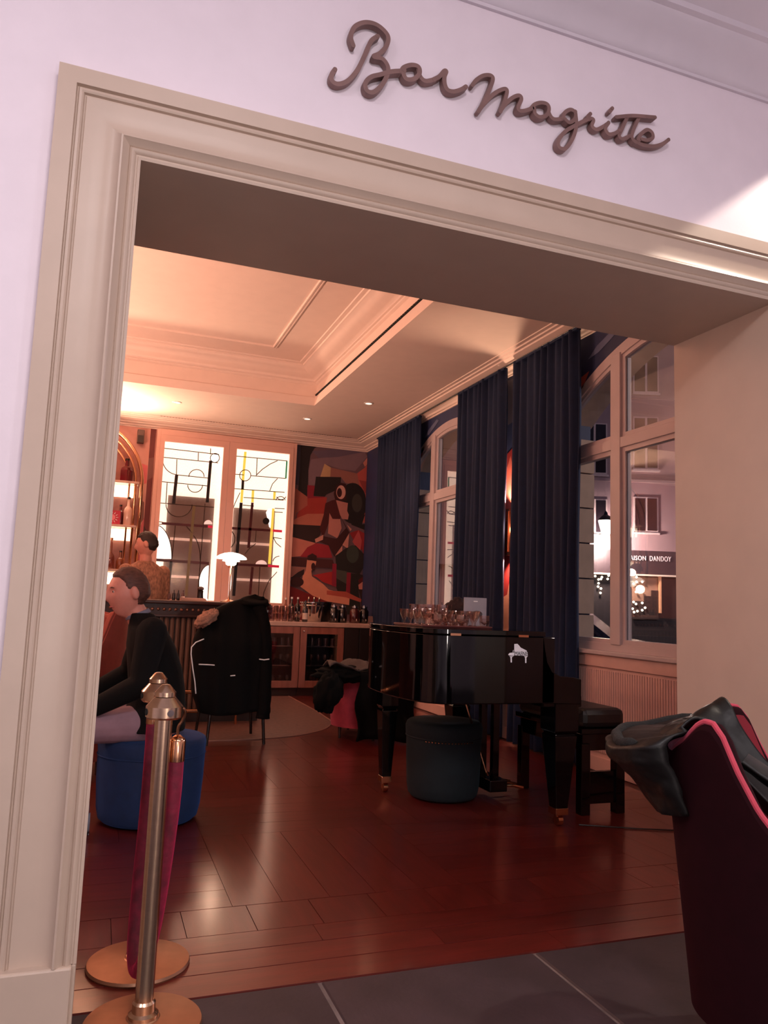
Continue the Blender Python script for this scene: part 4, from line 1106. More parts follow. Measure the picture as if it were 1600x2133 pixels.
# white logo on the side: piano outline over a name plate
YLG = PY-0.0015
def lg(px, py): q = at(px, py, 'y', YLG); return (q.x, YLG, q.z)
M_DEC = mat('white_decal', (240, 240, 246), 0.6)
def decal(pts, name='logo_shape', m=M_DEC, dy=0.0):
    bb = MB(); bb.prism([(p[0], p[1]-dy, p[2]) for p in [lg(*q) for q in pts]], (0, 0.001, 0)); return bb.build(name, m, pn)
decal([(1071.5, 1341.5), (1078, 1341), (1081, 1344), (1085, 1349), (1091, 1352), (1097, 1355), (1099, 1359), (1099.5, 1366.5), (1071.5, 1365)])
decal([(1059, 1363), (1062, 1360), (1067, 1359.5), (1071, 1359.5), (1071, 1366), (1066, 1366), (1059.5, 1365)])
decal([(1068, 1358.5), (1069.2, 1354), (1070, 1354), (1069.3, 1358.8)])
decal([(1061, 1367), (1070, 1367), (1066.5, 1369), (1066.5, 1380), (1064, 1380), (1063.5, 1369)])
decal([(1092, 1367), (1099.5, 1367), (1096.7, 1370), (1096.7, 1381), (1094.2, 1381), (1094, 1370)])
cu = bpy.data.curves.new('logo_text', 'FONT'); cu.body = 'MAENE'; cu.extrude = 0.0004; cu.size = 0.034; cu.align_x = 'CENTER'
to = bpy.data.objects.new('logo_text', cu); COL.objects.link(to)
dg = bpy.context.evaluated_depsgraph_get(); tm = bpy.data.meshes.new_from_object(to.evaluated_get(dg)); bpy.data.objects.remove(to)
lt = bpy.data.objects.new('logo_lettering', tm); link(lt, pn); tm.materials.clear(); tm.materials.append(mat('decal_print', (20, 20, 26), 0.6))
p0 = Vector(lg(1085.5, 1365.2)); lt.rotation_euler = (PI/2, 0, 0); 
_xs = [v.co.x for v in tm.vertices]; _ys = [v.co.y for v in tm.vertices]
_w = (Vector(lg(1099, 1366))-Vector(lg(1072.2, 1366))).length; _h = lg(1085, 1357.6)[2]-lg(1085, 1365.6)[2]
for v in tm.vertices:
    v.co.x = (v.co.x-(min(_xs)+max(_xs))/2)/(max(_xs)-min(_xs))*_w; v.co.y = (v.co.y-min(_ys))/(max(_ys)-min(_ys))*_h
lt.location = p0-Vector(pn.location)-Vector((0, 0.0012, 0))

ZP = 1.0445
def onlid(px, py): return at(px, py, 'z', ZP)
# tray of crystal glasses
ta, tb = Vector((1.68, 4.02, 0)), Vector((2.17, 3.98, 0))
a0, b0 = onlid(825, 1297), onlid(1000, 1305)
trx0, trx1, try0, try1 = 1.655, 2.075, 3.86, 4.28
t = thing('serving_tray', 'flat dark red tray of crystal glasses on the piano lid', 'tray', ((trx0+trx1)/2, (try0+try1)/2, ZP))
b = MB(); b.box(trx0, trx1, try0, try1, ZP, ZP+0.006); b.build('tray_base', mat('tray_lacquer', (92, 44, 42), 0.35), t, bevel=0.002)
b = MB(); b.tube([(trx0, try0, ZP+0.008), (trx1, try0, ZP+0.008), (trx1, try1, ZP+0.008), (trx0, try1, ZP+0.008), (trx0, try0, ZP+0.008)], 0.005, 6); b.build('tray_rim', mat('tray_lacquer', (92, 44, 42), 0.35), t)
COUPE = MB(); COUPE.lathe((0, 0, 0), [(0.026, 0), (0.026, 0.003), (0.005, 0.007), (0.005, 0.022), (0.010, 0.030), (0.022, 0.052), (0.031, 0.088), (0.0285, 0.088), (0.018, 0.052), (0.0, 0.036)], 10, caps=False)
ROCKS = MB(); ROCKS.lathe((0, 0, 0), [(0.0, 0.0), (0.022, 0.0), (0.031, 0.03), (0.031, 0.066), (0.028, 0.066), (0.026, 0.03), (0.0, 0.012)], 8, caps=False)
GOB = MB(); GOB.lathe((0, 0, 0), [(0.028, 0), (0.028, 0.004), (0.006, 0.008), (0.006, 0.03), (0.026, 0.05), (0.034, 0.08), (0.034, 0.118), (0.031, 0.118), (0.030, 0.08), (0.0, 0.04)], 9, caps=False)
ORD = ('first', 'second', 'third', 'fourth', 'fifth', 'sixth', 'seventh')
ROW = ('front', 'second', 'third', 'back')
rr = random.Random(5); gi = 0
for r_ in range(4):
    for k in range(6):
        x = trx0+0.04+k*0.071+rr.uniform(-0.001, 0.001); y = try0+0.05+r_*0.105+rr.uniform(-0.01, 0.01)
        kind = [COUPE, ROCKS, GOB][(k*5+r_*3+k//2) % 3] if r_ else [COUPE, ROCKS, COUPE, ROCKS, COUPE, ROCKS][k]
        nm = {id(COUPE): ('coupe_glass', 'cut crystal coupe glass on the piano tray', 'coupes on the piano tray'), id(ROCKS): ('cut_tumbler', 'short cut crystal tumbler on the piano tray', 'tumblers on the piano tray'), id(GOB): ('crystal_goblet', 'tall cut crystal goblet on the piano tray', 'goblets on the piano tray')}[id(kind)]
        o = glass_at(kind, nm[0], (x, y, ZP+0.0065), '%s, %s row, %s from left' % (nm[1], ROW[r_], ORD[k]), nm[2])
        o.rotation_euler = (0, 0, rr.uniform(0, 3))
# poster card standing on the lid
q = onlid(988, 1304); yq = 4.15
xq0, xq1 = at(966, 1290, 'y', yq).x, at(1013, 1290, 'y', yq).x
t = thing('standing_card', 'grey printed card standing on the piano lid beside the tray', 'card', ((xq0+xq1)/2, yq, ZP))
zt = at(990, 1245, 'y', yq).z
b = MB(); b.box(xq0, xq1, yq, yq+0.006, ZP, zt); b.build('board', mat('grey_board', (150, 142, 148), 0.6, var=0.08, scale=14), t)
b = MB(); b.prism([(lerp(xq0, xq1, 0.58+0.24*math.cos(2*PI*k/20)), yq-0.001, lerp(ZP, zt, 0.45+0.11*math.sin(2*PI*k/20))) for k in range(20)], (0, 0.001, 0)); b.build('printed_motif', mat('print_dark', (70, 58, 60), 0.6), t)
b = MB(); b.box(lerp(xq0, xq1, 0.42), lerp(xq0, xq1, 0.6), yq-0.001, yq, lerp(ZP, zt, 0.86), lerp(ZP, zt, 0.89)); b.build('printed_line', M_WHITE, t)
b = MB(); b.prism([(lerp(xq0, xq1, 0.5), yq+0.006, ZP+0.1), (lerp(xq0, xq1, 0.5), yq+0.07, ZP), (lerp(xq0, xq1, 0.5), yq+0.006, ZP)], (0.003, 0, 0)); b.build('strut', M_BLACKC, t)
# dark soft bundle behind the glasses
xb, yb_ = at(955, 1270, 'y', 4.42).x, 4.42
b = MB()
def bun(u, v):
    a = 2*PI*u; c = -PI/2+PI*v
    p = Vector((math.cos(c)*math.cos(a), math.cos(c)*math.sin(a), math.sin(c)))
    n_ = 1+0.35*mnoise.noise(p*2.3)+0.12*mnoise.noise(p*7)
    return (xb+p.x*0.085*n_, yb_+p.y*0.09*n_, max(ZP, ZP+0.082+p.z*0.085*n_))
b.grid(bun, 30, 20, True); tag(b.build('cloth_bundle', mat('dark_brown_cloth', (44, 24, 22), 0.9, var=0.2), smooth='all', loc=(xb, yb_, ZP)), 'dark brown cloth bundle on the piano lid behind the glasses', 'cloth')

# piano bench
bn = thing('piano_bench', 'black padded piano bench beside the keyboard end of the piano', 'bench', (2.84, 4.12, 0))
X0, X1, Y0, Y1 = 2.69, 2.99, 3.88, 4.62
b = MB(); b.box(X0, X1, Y0, Y1, 0.485, 0.60); b.build('cushion', mat('bench_leather', (22, 19, 19), 0.4, bump=0.1, bscale=30), bn, bevel=0.035)
b = MB(); b.box(X0-0.012, X1+0.005, Y0-0.01, Y1+0.01, 0.455, 0.487); b.build('seat_frame', M_BLACKP, bn, bevel=0.005)
b = MB(); b.box(X0+0.015, X1-0.015, Y0+0.02, Y1-0.02, 0.36, 0.455); b.build('apron', M_BLACKP, bn)
for x in (X0+0.03, X1-0.03):
    for y in (Y0+0.035, Y1-0.035):
        b = MB(); b.box(x-0.03, x+0.03, y-0.03, y+0.03, 0, 0.40); b.build('leg', M_BLACKP, bn, bevel=0.004)
b = MB(); b.box(X0+0.05, X1-0.05, Y0+0.02, Y0+0.05, 0.06, 0.24); b.build('lower_panel', M_BLACKP, bn)
b = MB(); b.tube([(2.56, 3.72, 0.005), (2.68, 3.66, 0.005), (2.85, 3.58, 0.005), (3.05, 3.5, 0.005), (3.3, 3.46, 0.005)], 0.004, 6); tag(b.build('floor_cable', M_BLKG, loc=(2.85, 3.58, 0)), 'thin black cable lying on the floor beside the piano leg', 'cable')

# ================================================================== OTTOMANS
def ottoman(x, y, r, h, m, label, studs=True):
    sm = 0.0 if studs else 0.01
    t = thing('ottoman', label, 'ottoman', (x, y, 0))
    b = MB(); b.lathe((x, y, 0), [(0.0, 0.012), (r*0.84, 0.012), (r*0.91, 0.03), (r*0.95, 0.08), (r*0.98, h*0.5), (r*0.99, h*0.74), (r*0.99, h*0.80)], 48, caps=False); b.build('base_cover', m, t, smooth='all')
    b = MB(); b.lathe((x, y, 0), [(r*0.985, h*0.795), (r*(1.01-2*sm), h*0.82), (r*(1.02-2*sm), h*0.93), (r*0.985, h*0.975), (r*0.93, h*0.998), (r*0.6, h), (0, h)], 48, caps=False); b.build('seat_cushion', m, t, smooth='all')
    b = MB(); b.tube([(x+r*0.995*math.cos(2*PI*k/48), y+r*0.995*math.sin(2*PI*k/48), h*0.80) for k in range(49)], 0.006 if studs else 0.003, 6); b.build('piping', m, t, smooth=True)
    for k in range(4):
        a = PI/4+k*PI/2
        b = MB(); b.lathe((x+r*0.6*math.cos(a), y+r*0.6*math.sin(a), 0), [(0.02, 0), (0.02, 0.014)], 10); b.build('foot', M_BLKG, t)
    if studs:
        proto = None
        for k in range(16):
            a = -PI/2-0.9+k*0.085
            if proto is None:
                b = MB(); b.sphere((x, y, h*0.775), 0.005, 6, 5); proto = b.build('stud', M_BRASSP, t); o = proto
            else:
                o = bpy.data.objects.new('stud', proto.data); link(o, t)
            o.location = (r*0.995*math.cos(a), r*0.995*math.sin(a), 0)
    return t
ottoman(0.335, 4.34, 0.275, 0.43, M_BLUEV, 'round blue velvet ottoman with the man in black seated on it', studs=False)
ottoman(2.085, 4.47, 0.235, 0.46, M_TEALV, 'dark teal velvet ottoman tucked under the piano')

# ================================================================== VELVET TUB CHAIRS
def tub_chair(loc, face, label, m_out, m_in, m_pipe, rv=0.30, ru=0.30, hmid=0.79, hpk=0.87, harm=0.56, scale=1.0, name='tub_chair'):
    t = thing(name, label, 'armchair', loc)
    dx, dy = face; L = math.hypot(dx, dy); dx /= L; dy /= L
    def W(u, v, z):       # u forward, v to the sitter's left-hand side
        return Vector((loc[0]+(dx*u-dy*v)*scale, loc[1]+(dy*u+dx*v)*scale, loc[2]+z*scale))
    def plan(s, infl=0.0, z=0.8):   # s 0..1 along the U from one arm front to the other
        flare = lerp(0.80, 1.0, min(1, max(0, z/0.75)))
        s2 = s*2-1; a = abs(s2)
        if a < 0.62:
            th = s2/0.62*PI/2
            u, v = -ru*math.cos(th), rv*math.sin(th)
            nu, nv = -math.cos(th), math.sin(th)
        else:
            k = (a-0.62)/0.38
            u, v = 0.42*k, rv*(1+0.06*k)*(1 if s2 > 0 else -1)
            nu, nv = 0.0, (1 if s2 > 0 else -1)
        return (u*lerp(0.86, 1, flare)+nu*infl)*flare+0.0, (v+nv*infl)*flare
    def top(s):
        a = abs(s*2-1)
        return interp([(0, hmid), (0.16, hmid+0.004), (0.27, lerp(hmid, hpk, 0.45)), (0.34, lerp(hmid, hpk, 0.9)), (0.37, hpk), (0.40, hpk-0.003), (0.435, lerp(hpk, harm, 0.10)), (0.48, lerp(hpk, harm, 0.32)), (0.54, lerp(hpk, harm, 0.58)), (0.62, lerp(hpk, harm, 0.80)), (0.75, lerp(hpk, harm, 0.95)), (1.0, harm)], a)
    N = 120
    TH = 0.030
    def outer(u, v):
        z = lerp(0.10, top(u)-0.01, v); p = plan(u, TH, z); return W(p[0], p[1], z)
    def inner(u, v):
        z = lerp(0.36, top(u)-0.01, v); p = plan(u, -TH, z); return W(p[0], p[1], z)
    b = MB(); b.grid(outer, N+1, 12); b.build('outer_shell', m_out, t, smooth='all')
    b = MB(); b.grid(inner, N+1, 10); b.build('inner_back', m_in, t, smooth='all')
    def lip(u, v):
        z = top(u)-0.01; a = PI*v; o = TH*math.cos(a); p = plan(u, o, z); return W(p[0], p[1], z+0.022*math.sin(a))
    b = MB(); b.grid(lip, N+1, 7); b.build('top_roll', m_out, t, smooth='all')
    b = MB(); b.tube([W(*plan(k/N, TH*0.55, top(k/N)), top(k/N)+0.012) for k in range(N+1)], 0.0075*scale, 8); b.build('piping', m_pipe, t, smooth=True)
    for s in (0.0, 1.0):
        def endf(u, v, s=s):
            z = lerp(0.10, top(s)-0.005, v); p = plan(s, lerp(-TH, TH, u), z); return W(p[0]+0.012*math.sin(PI*u), p[1], z)
        b = MB(); b.grid(endf, 5, 8); b.build('arm_front', m_out, t, smooth='all')
    def seat(u, v):
        s = lerp(0.03, 0.97, u); z = 0.36
        p = plan(s, -TH*0.9, z); q = (0.40, 0.0)
        k = v
        uu = lerp(p[0], 0.12, k); vv = lerp(p[1], 0, k)
        return W(uu, vv, 0.36+0.075*math.sin(min(1, k*3)*PI/2))
    b = MB(); b.grid(seat, 40, 10); b.build('seat_cushion', m_in, t, smooth='all')
    b = MB(); fr = [W(*plan(0.03, -TH, 0.3), z) for z in (0.12, 0.42)]+[W(*plan(0.97, -TH, 0.3), z) for z in (0.42, 0.12)]
    b.prism(fr, Vector((dx, dy, 0))*0.02); b.build('seat_front', m_out, t)
    for (u, v) in ((-0.17, -0.15), (-0.17, 0.15), (0.30, -0.2), (0.30, 0.2)):
        b = MB(); b.tube([W(u, v, 0.0), W(u, v, 0.14)], [0.012*scale, 0.02*scale], 10); b.build('leg', M_WALNUT, t)
    return t, W, plan, top
NC = (1.72, 1.79)
ch, CW, cplan, ctop = tub_chair((1.83, 1.655, 0), (0.63, -0.78), 'burgundy velvet armchair with pink piping in the right foreground', M_BURG, mat('crimson_velvet', (128, 26, 40), 0.85, sheen=0.4), M_PINK, rv=0.275, ru=0.30, hmid=0.765, hpk=0.868, harm=0.52)
# leather jacket over its back
lj = thing('leather_jacket', 'black leather jacket draped over the burgundy armchair back', 'jacket', (1.6, 1.95, 0.55))
def jac(u, v):
    # u across the back, v from hanging outer hem over the top to the inner front
    s = lerp(0.355, 0.665, u)
    nzv = mnoise.noise(Vector((u*4, v*5, 1.3)))*0.6+mnoise.noise(Vector((u*10, v*9, 4.1)))*0.35+0.15*mnoise.noise(Vector((u*22, v*20, 2.1)))
    tz = ctop(s)+0.03*math.sin(PI*u)
    w = math.sin(PI*min(1, max(0, u)))**0.5
    if v < 0.45:
        k = v/0.45
        z = lerp(0.625-0.02*math.sin(u*6), tz+0.02, k**0.85); infl = interp([(0, 0.07), (0.3, 0.13), (0.6, 0.19), (0.8, 0.20), (0.93, 0.14), (1, 0.05)], k)*lerp(0.45, 1.0, w)+0.03*nzv
    elif v < 0.55:
        k = (v-0.45)/0.10
        z = tz+0.02+0.035*math.sin(PI*k)+0.02*nzv; infl = lerp(0.05, -0.06, k)
    else:
        k = (v-0.55)/0.45
        z = lerp(tz+0.01, 0.47, k**0.8)+0.03*nzv; infl = -0.06-0.07*k+0.03*nzv
    p = cplan(s, infl, z)
    q = CW(p[0]+(0.30*max(0, (v-0.55)/0.45)), p[1], z)
    return q
b = MB(); b.grid(jac, 80, 90); b.build('shell', M_LEATHER, lj, smooth='all', solid=0.008)
def sleeve_pts(pts): return catmull(pts, 6)
def sleeve(pts, r0, r1, m, root, name='sleeve'):
    P = sleeve_pts(pts); n = len(P)
    bb = MB(); bb.tube(P, [lerp(r0, r1, i/(n-1))*(1+0.05*math.sin(i*1.9)) for i in range(n)], 14); return bb.build(name, m, root, smooth='all')
def flat_sleeve(path, wdt, name):
    P = catmull(path, 8); n = len(P)
    def fn(u, v):
        i = min(n-1, int(round(v*(n-1)))); p = P[i]; t = (P[min(i+1, n-1)]-P[max(i-1, 0)]).normalized()
        sd = t.cross(Vector((0.63, -0.78, 0.0))).normalized(); nn = t.cross(sd)
        a = 2*PI*u; nz = mnoise.noise(Vector((u*6, v*8, 7.7)))
        return p+sd*math.cos(a)*wdt*(1+0.15*nz)+nn*math.sin(a)*wdt*0.35*(1+0.4*nz)
    b = MB(); b.grid(fn, 24, n, True); b.build(name, M_LEATHER, lj, smooth='all')
flat_sleeve([CW(-0.12, -0.02, 0.76), CW(0.0, -0.02, 0.68), CW(0.12, -0.04, 0.60), CW(0.26, -0.06, 0.52)], 0.06, 'sleeve')
b = MB(); b.tube([jac(lerp(0.12, 0.95, k/24), 0.385)+Vector((0, 0, 0.004)) for k in range(25)], [0.008]+[0.016]*23+[0.008], 10); b.build('collar', mat('black_wool', (20, 18, 18), 0.95, bump=0.4, bscale=90), lj, smooth='all')

tub_chair((2.28, 6.62, 0), (0.55, 0.85), 'pink velvet tub chair with a black coat on it behind the piano', M_PINK, M_PINK, M_PINK, rv=0.30, ru=0.28, hmid=0.62, hpk=0.64, harm=0.50)
ct = thing('black_coat', 'black coat heaped over the pink tub chair behind the piano', 'coat', (2.1, 6.4, 0.2))
def heap(u, v):
    a = 2*PI*u; c = -PI/2+PI*v
    p = Vector((math.cos(c)*math.cos(a), math.cos(c)*math.sin(a), math.sin(c)))
    n_ = 1+0.25*mnoise.noise(p*2.1+Vector((3, 0, 0)))+0.15*mnoise.noise(p*5)
    return (2.02+p.x*0.27*n_, 6.34+p.y*0.15*n_, 0.565+p.z*0.075*n_)
b = MB(); b.grid(heap, 48, 26, True); b.build('body', M_BLACKC, ct, smooth='all')
def drop(u, v):
    a = 2*PI*u; c = -PI/2+PI*v
    p = Vector((math.cos(c)*math.cos(a), math.cos(c)*math.sin(a), math.sin(c)))
    n_ = 1+0.25*mnoise.noise(p*2.3+Vector((7, 0, 0)))+0.12*mnoise.noise(p*6)
    return (1.84+p.x*0.115*n_+0.03*p.z, 6.22+p.y*0.10*n_, 0.43+p.z*0.17*n_)
b = MB(); b.grid(drop, 40, 24, True); b.build('hanging_sleeve', M_BLACKC, ct, smooth='all')
b = MB(); b.grid(lambda u, v: (lerp(2.10, 2.62, u)+0.02*math.sin(v*9), 6.20+0.03*math.sin(u*14+v*3), lerp(0.03, 0.60, v)+0.02*math.sin(u*5)), 24, 12); b.build('hanging_panel', M_BLACKC, ct, smooth='all', solid=0.02)
b = MB(); b.grid(lambda u, v: (lerp(1.84, 2.2, u), lerp(6.20, 6.4, v)+0.01*math.sin(u*9), 0.635+0.03*math.sin(u*6+v*4)+0.02*v+0.02*mnoise.noise(Vector((u*4, v*4, 0)))), 20, 10); b.build('lining_fold', mat('grey_lining', (70, 60, 58), 0.7), ct, smooth='all', solid=0.012)
tub_chair((-0.12, 5.55, 0), (-0.9, -0.25), 'rust velvet chair just visible behind the man in black', M_RUST, M_RUST, M_RUST, hmid=1.0, hpk=1.04, harm=0.6)

# ================================================================== BAR CHAIR WITH PARKA
bc = thing('bar_chair', 'dark legged bar chair hidden under the black parka at the counter', 'chair', (1.12, 6.62, 0))
for (x, y) in ((0.875, 6.87), (1.345, 6.85), (1.36, 6.36), (0.90, 6.36)):
    b = MB(); b.tube([(x, y, 0), (lerp(x, 1.12, 0.22), lerp(y, 6.62, 0.22), 0.70)], [0.012, 0.017], 10); b.build('leg', M_BLKG, bc, smooth=True)
b = MB(); b.lathe((1.12, 6.62, 0.70), [(0, 0), (0.2, 0), (0.215, 0.02), (0.215, 0.06), (0.19, 0.085), (0, 0.09)], 28, caps=False); b.build('seat', M_RUST, bc, smooth=True)
b = MB(); b.tube([(1.12+0.205*math.cos(2*PI*k/32), 6.62+0.205*math.sin(2*PI*k/32), 0.28) for k in range(33)], 0.011, 8); b.build('foot_ring', M_BRASSP, bc, smooth=True)
b = MB(); b.tube([(0.95, 6.46, 0.72), (0.93, 6.42, 0.95), (0.98, 6.40, 1.06), (1.12, 6.39, 1.08), (1.26, 6.40, 1.06), (1.31, 6.42, 0.95), (1.29, 6.46, 0.72)], 0.014, 8); b.build('back_frame', M_BLKG, bc, smooth=True)
pk = thing('parka', 'black parka with white reflective piping hung over the bar chair', 'coat', (1.1, 6.4, 0.27))
tabL = [(0.26, 0.82), (0.40, 0.76), (0.64, 0.745), (0.82, 0.745), (0.95, 0.79), (1.03, 0.85), (1.09, 0.92), (1.14, 1.03), (1.19, 1.18)]
tabR = [(0.26, 1.37), (0.40, 1.38), (0.64, 1.375), (0.82, 1.37), (0.95, 1.35), (1.03, 1.335), (1.09, 1.325), (1.14, 1.315), (1.19, 1.305)]
def parka(u, v):
    z = lerp(0.26, 1.19, v); l, r = interp(tabL, z), interp(tabR, z)
    a = 2*PI*u; cxx, hw = (l+r)/2, (r-l)/2
    d = lerp(0.16, 0.05, max(0, (v-0.6)/0.4)) if v > 0.6 else 0.16
    sgn = lambda t: (1 if t >= 0 else -1)
    x = cxx+hw*sgn(math.cos(a))*abs(math.cos(a))**0.7
    y = 6.40+d*sgn(math.sin(a))*abs(math.sin(a))**0.7
    nn = mnoise.noise(Vector((x*5, y*5, z*3)))
    return (x+0.012*nn, y+0.03*nn+0.012*math.sin(x*38), z+0.015*math.sin(x*11)*(1-v))
b = MB(); b.grid(parka, 72, 34, True)
n_ = len(b.v); b.f.append(tuple(range(n_-72, n_))); b.m.append(0); b.f.append(tuple(range(71, -1, -1))); b.m.append(0)
b.build('body', M_BLACKC, pk, smooth='all')
sleeve([(1.24, 6.32, 1.12), (1.29, 6.30, 0.98), (1.315, 6.28, 0.75), (1.325, 6.27, 0.36), (1.32, 6.27, 0.22)], 0.05, 0.055, M_BLACKC, pk)
b = MB(); b.grid(lambda u, v: (1.22+0.14*math.cos(2*PI*u)*math.sin(PI*v)*(1+0.2*math.sin(9*v)), 6.36+0.10*math.sin(2*PI*u)*math.sin(PI*v), 1.10+0.09*v+0.02*math.sin(6*u)), 24, 12, True); b.build('hood', M_BLACKC, pk, smooth='all')
M_REF = mat('reflective_tape', (232, 238, 240), 0.5, emit=(232, 238, 240), estr=0.0)
def onp(px, py, y): q = at(px, py, 'y', y); return q
for pts in ([(425,1331),(408,1338),(399,1348),(398,1362),(402,1395),(406,1420),(408,1445)], [(414,1384),(430,1384.5),(447,1385.5)], [(540,1373),(550,1374.5),(561,1373)], [(480,1408),(490,1407)]):
    b = MB(); b.tube([onp(p[0], p[1], 6.20) for p in pts], 0.0048, 6); b.build('reflective_piping', M_REF, pk)
b = MB()
def fur(u, v):
    a = 2*PI*u; c = -PI/2+PI*v
    p = Vector((math.cos(c)*math.cos(a), math.cos(c)*math.sin(a), math.sin(c)))
    n_ = 1+0.25*mnoise.noise(p*4)+0.12*mnoise.noise(p*14)
    return (0.83+p.x*0.075*n_+0.05*p.z, 6.30+p.y*0.06*n_, 1.0+p.z*0.075*n_)
b.grid(fur, 36, 22, True); b.build('fur_cuff', mat('beige_fur', (170, 128, 108), 0.95, var=0.25, scale=40, bump=0.6, bscale=120), pk, smooth='all')

# ================================================================== ROPE STANCHIONS
def stanchion(x, y, label):
    t = thing('rope_stanchion', label, 'stanchion', (x, y, 0), 'brass rope stanchions')
    b = MB(); b.lathe((x, y, 0), [(0.155, 0), (0.158, 0.006), (0.155, 0.014), (0.10, 0.020), (0.045, 0.024), (0.042, 0.026)], 56); b.build('base_plate', M_BRASSB, t, smooth=22)
    b = MB(); b.lathe((x, y, 0), [(0.040, 0.022), (0.040, 0.034), (0.031, 0.040), (0.031, 0.062), (0.026, 0.068)], 28); b.build('collar', M_BRASS, t, smooth=22)
    b = MB(); b.lathe((x, y, 0), [(0.0245, 0.03), (0.0245, 0.82)], 32); b.build('post', M_BRASS, t, smooth=True)
    b = MB(); b.lathe((x, y, 0), [(0.045, 0.812), (0.0515, 0.818), (0.0515, 0.846), (0.029, 0.871), (0.022, 0.872)], 36); hd = b.build('rope_head', M_BRASS, t, smooth=22)
    b = MB(); b.lathe((x, y, 0), [(0.022, 0.870), (0.0295, 0.873), (0.0295, 0.885), (0.013, 0.904), (0.010, 0.906), (0.0, 0.906)], 28, caps=False); b.build('finial', M_BRASS, t, smooth=22)
    for k in range(4):
        a = -PI/2+0.25+k*PI/2
        b = MB(); c, s_ = math.cos(a), math.sin(a); b.tube([(x+0.047*c, y+0.047*s_, 0.832), (x+0.0525*c, y+0.0525*s_, 0.832)], 0.0095, 12); b.build('ring_hole', M_DARK if k else M_CHROME, hd)
    return t
stanchion(0.203, 2.305, 'brass rope stanchion nearest the camera at the left jamb')
stanchion(0.210, 2.675, 'second brass rope stanchion standing behind the first one')
rp = thing('velvet_rope', 'crimson velvet rope hanging doubled between the two stanchions', 'rope', (0.22, 2.5, 0.05))
ptsr = catmull([(0.247, 2.325, 0.70), (0.246, 2.33, 0.58), (0.236, 2.35, 0.40), (0.222, 2.385, 0.22), (0.205, 2.43, 0.11), (0.19, 2.47, 0.075), (0.183, 2.52, 0.12), (0.187, 2.57, 0.26), (0.196, 2.60, 0.48), (0.199, 2.615, 0.66), (0.199, 2.62, 0.76)], 8)
b = MB(); b.tube(ptsr, 0.0215, 16); b.build('velvet_cord', M_ROPE, rp, smooth='all')
b = MB(); b.lathe((0.247, 2.325, 0.69), [(0.023, 0), (0.0235, 0.055), (0.021, 0.062), (0.008, 0.072)], 20); b.build('end_cap', M_BRASSP, rp, smooth=True)
b = MB(); b.tube(catmull([(0.247, 2.325, 0.760), (0.247, 2.322, 0.785), (0.257, 2.318, 0.805), (0.262, 2.314, 0.825), (0.256, 2.311, 0.838), (0.247, 2.309, 0.836)], 6), 0.0042, 8); b.build('hook', M_BRASSP, rp, smooth=True)
b = MB(); b.lathe((0.199, 2.621, 0.75), [(0.023, 0), (0.0235, 0.055), (0.021, 0.062), (0.008, 0.072)], 20); b.build('end_cap', M_BRASSP, rp, smooth=True)
b = MB(); b.tube([(0.199, 2.621, 0.82), (0.199, 2.622, 0.835), (0.203, 2.63, 0.838)], 0.0042, 8); b.build('hook', M_BRASSP, rp, smooth=True)
# ================================================================== PEOPLE
def fuse(bb, name, m, parent, voxel=0.008, it=6, loc=None):
    """fuse overlapping volumes into one continuous smooth surface"""
    o = bb.build(name, m, None)
    md = o.modifiers.new('fuse', 'REMESH'); md.mode = 'VOXEL'; md.voxel_size = voxel
    md = o.modifiers.new('relax', 'SMOOTH'); md.factor = 0.5; md.iterations = it
    dg = bpy.context.evaluated_depsgraph_get()
    me = bpy.data.meshes.new_from_object(o.evaluated_get(dg))
    bpy.data.objects.remove(o)
    base = rootloc(parent)
    me.transform(Matrix.Translation(-base))
    me.polygons.foreach_set('use_smooth', [True]*len(me.polygons))
    me.materials.clear(); me.materials.append(m)
    me.name = name
    o = bpy.data.objects.new(name, me); link(o, parent)
    return o
def limb(bb, pts, rs, n=14):
    P = [Vector(p) for p in pts]; Q = []; R = []
    for i in range(len(P)-1):
        for k in range(5):
            Q.append(P[i].lerp(P[i+1], k/5)); R.append(lerp(rs[i], rs[i+1], k/5))
    Q.append(P[-1]); R.append(rs[-1])
    bb.tube(Q, R, n)
    for p, r in zip(P, rs):
        bb.sphere(p, r*0.99, n, 8)
def torso(bb, rings, n=24):
    """rings: (center, half side, half depth, side axis)"""
    vs = []
    for c, hs, hd, sx, fx in rings:
        c = Vector(c); sx = Vector(sx).normalized(); fx = Vector(fx).normalized()
        for k in range(n):
            a = 2*PI*k/n; ca, sa = math.cos(a), math.sin(a)
            vs.append(c+sx*hs*math.copysign(abs(ca)**0.8, ca)+fx*hd*math.copysign(abs(sa)**0.8, sa))
    m_ = len(rings)
    fs = [(i*n+k, i*n+(k+1) % n, (i+1)*n+(k+1) % n, (i+1)*n+k) for i in range(m_-1) for k in range(n)]
    fs += [tuple(range(n-1, -1, -1)), tuple((m_-1)*n+k for k in range(n))]
    bb.add(vs, fs)
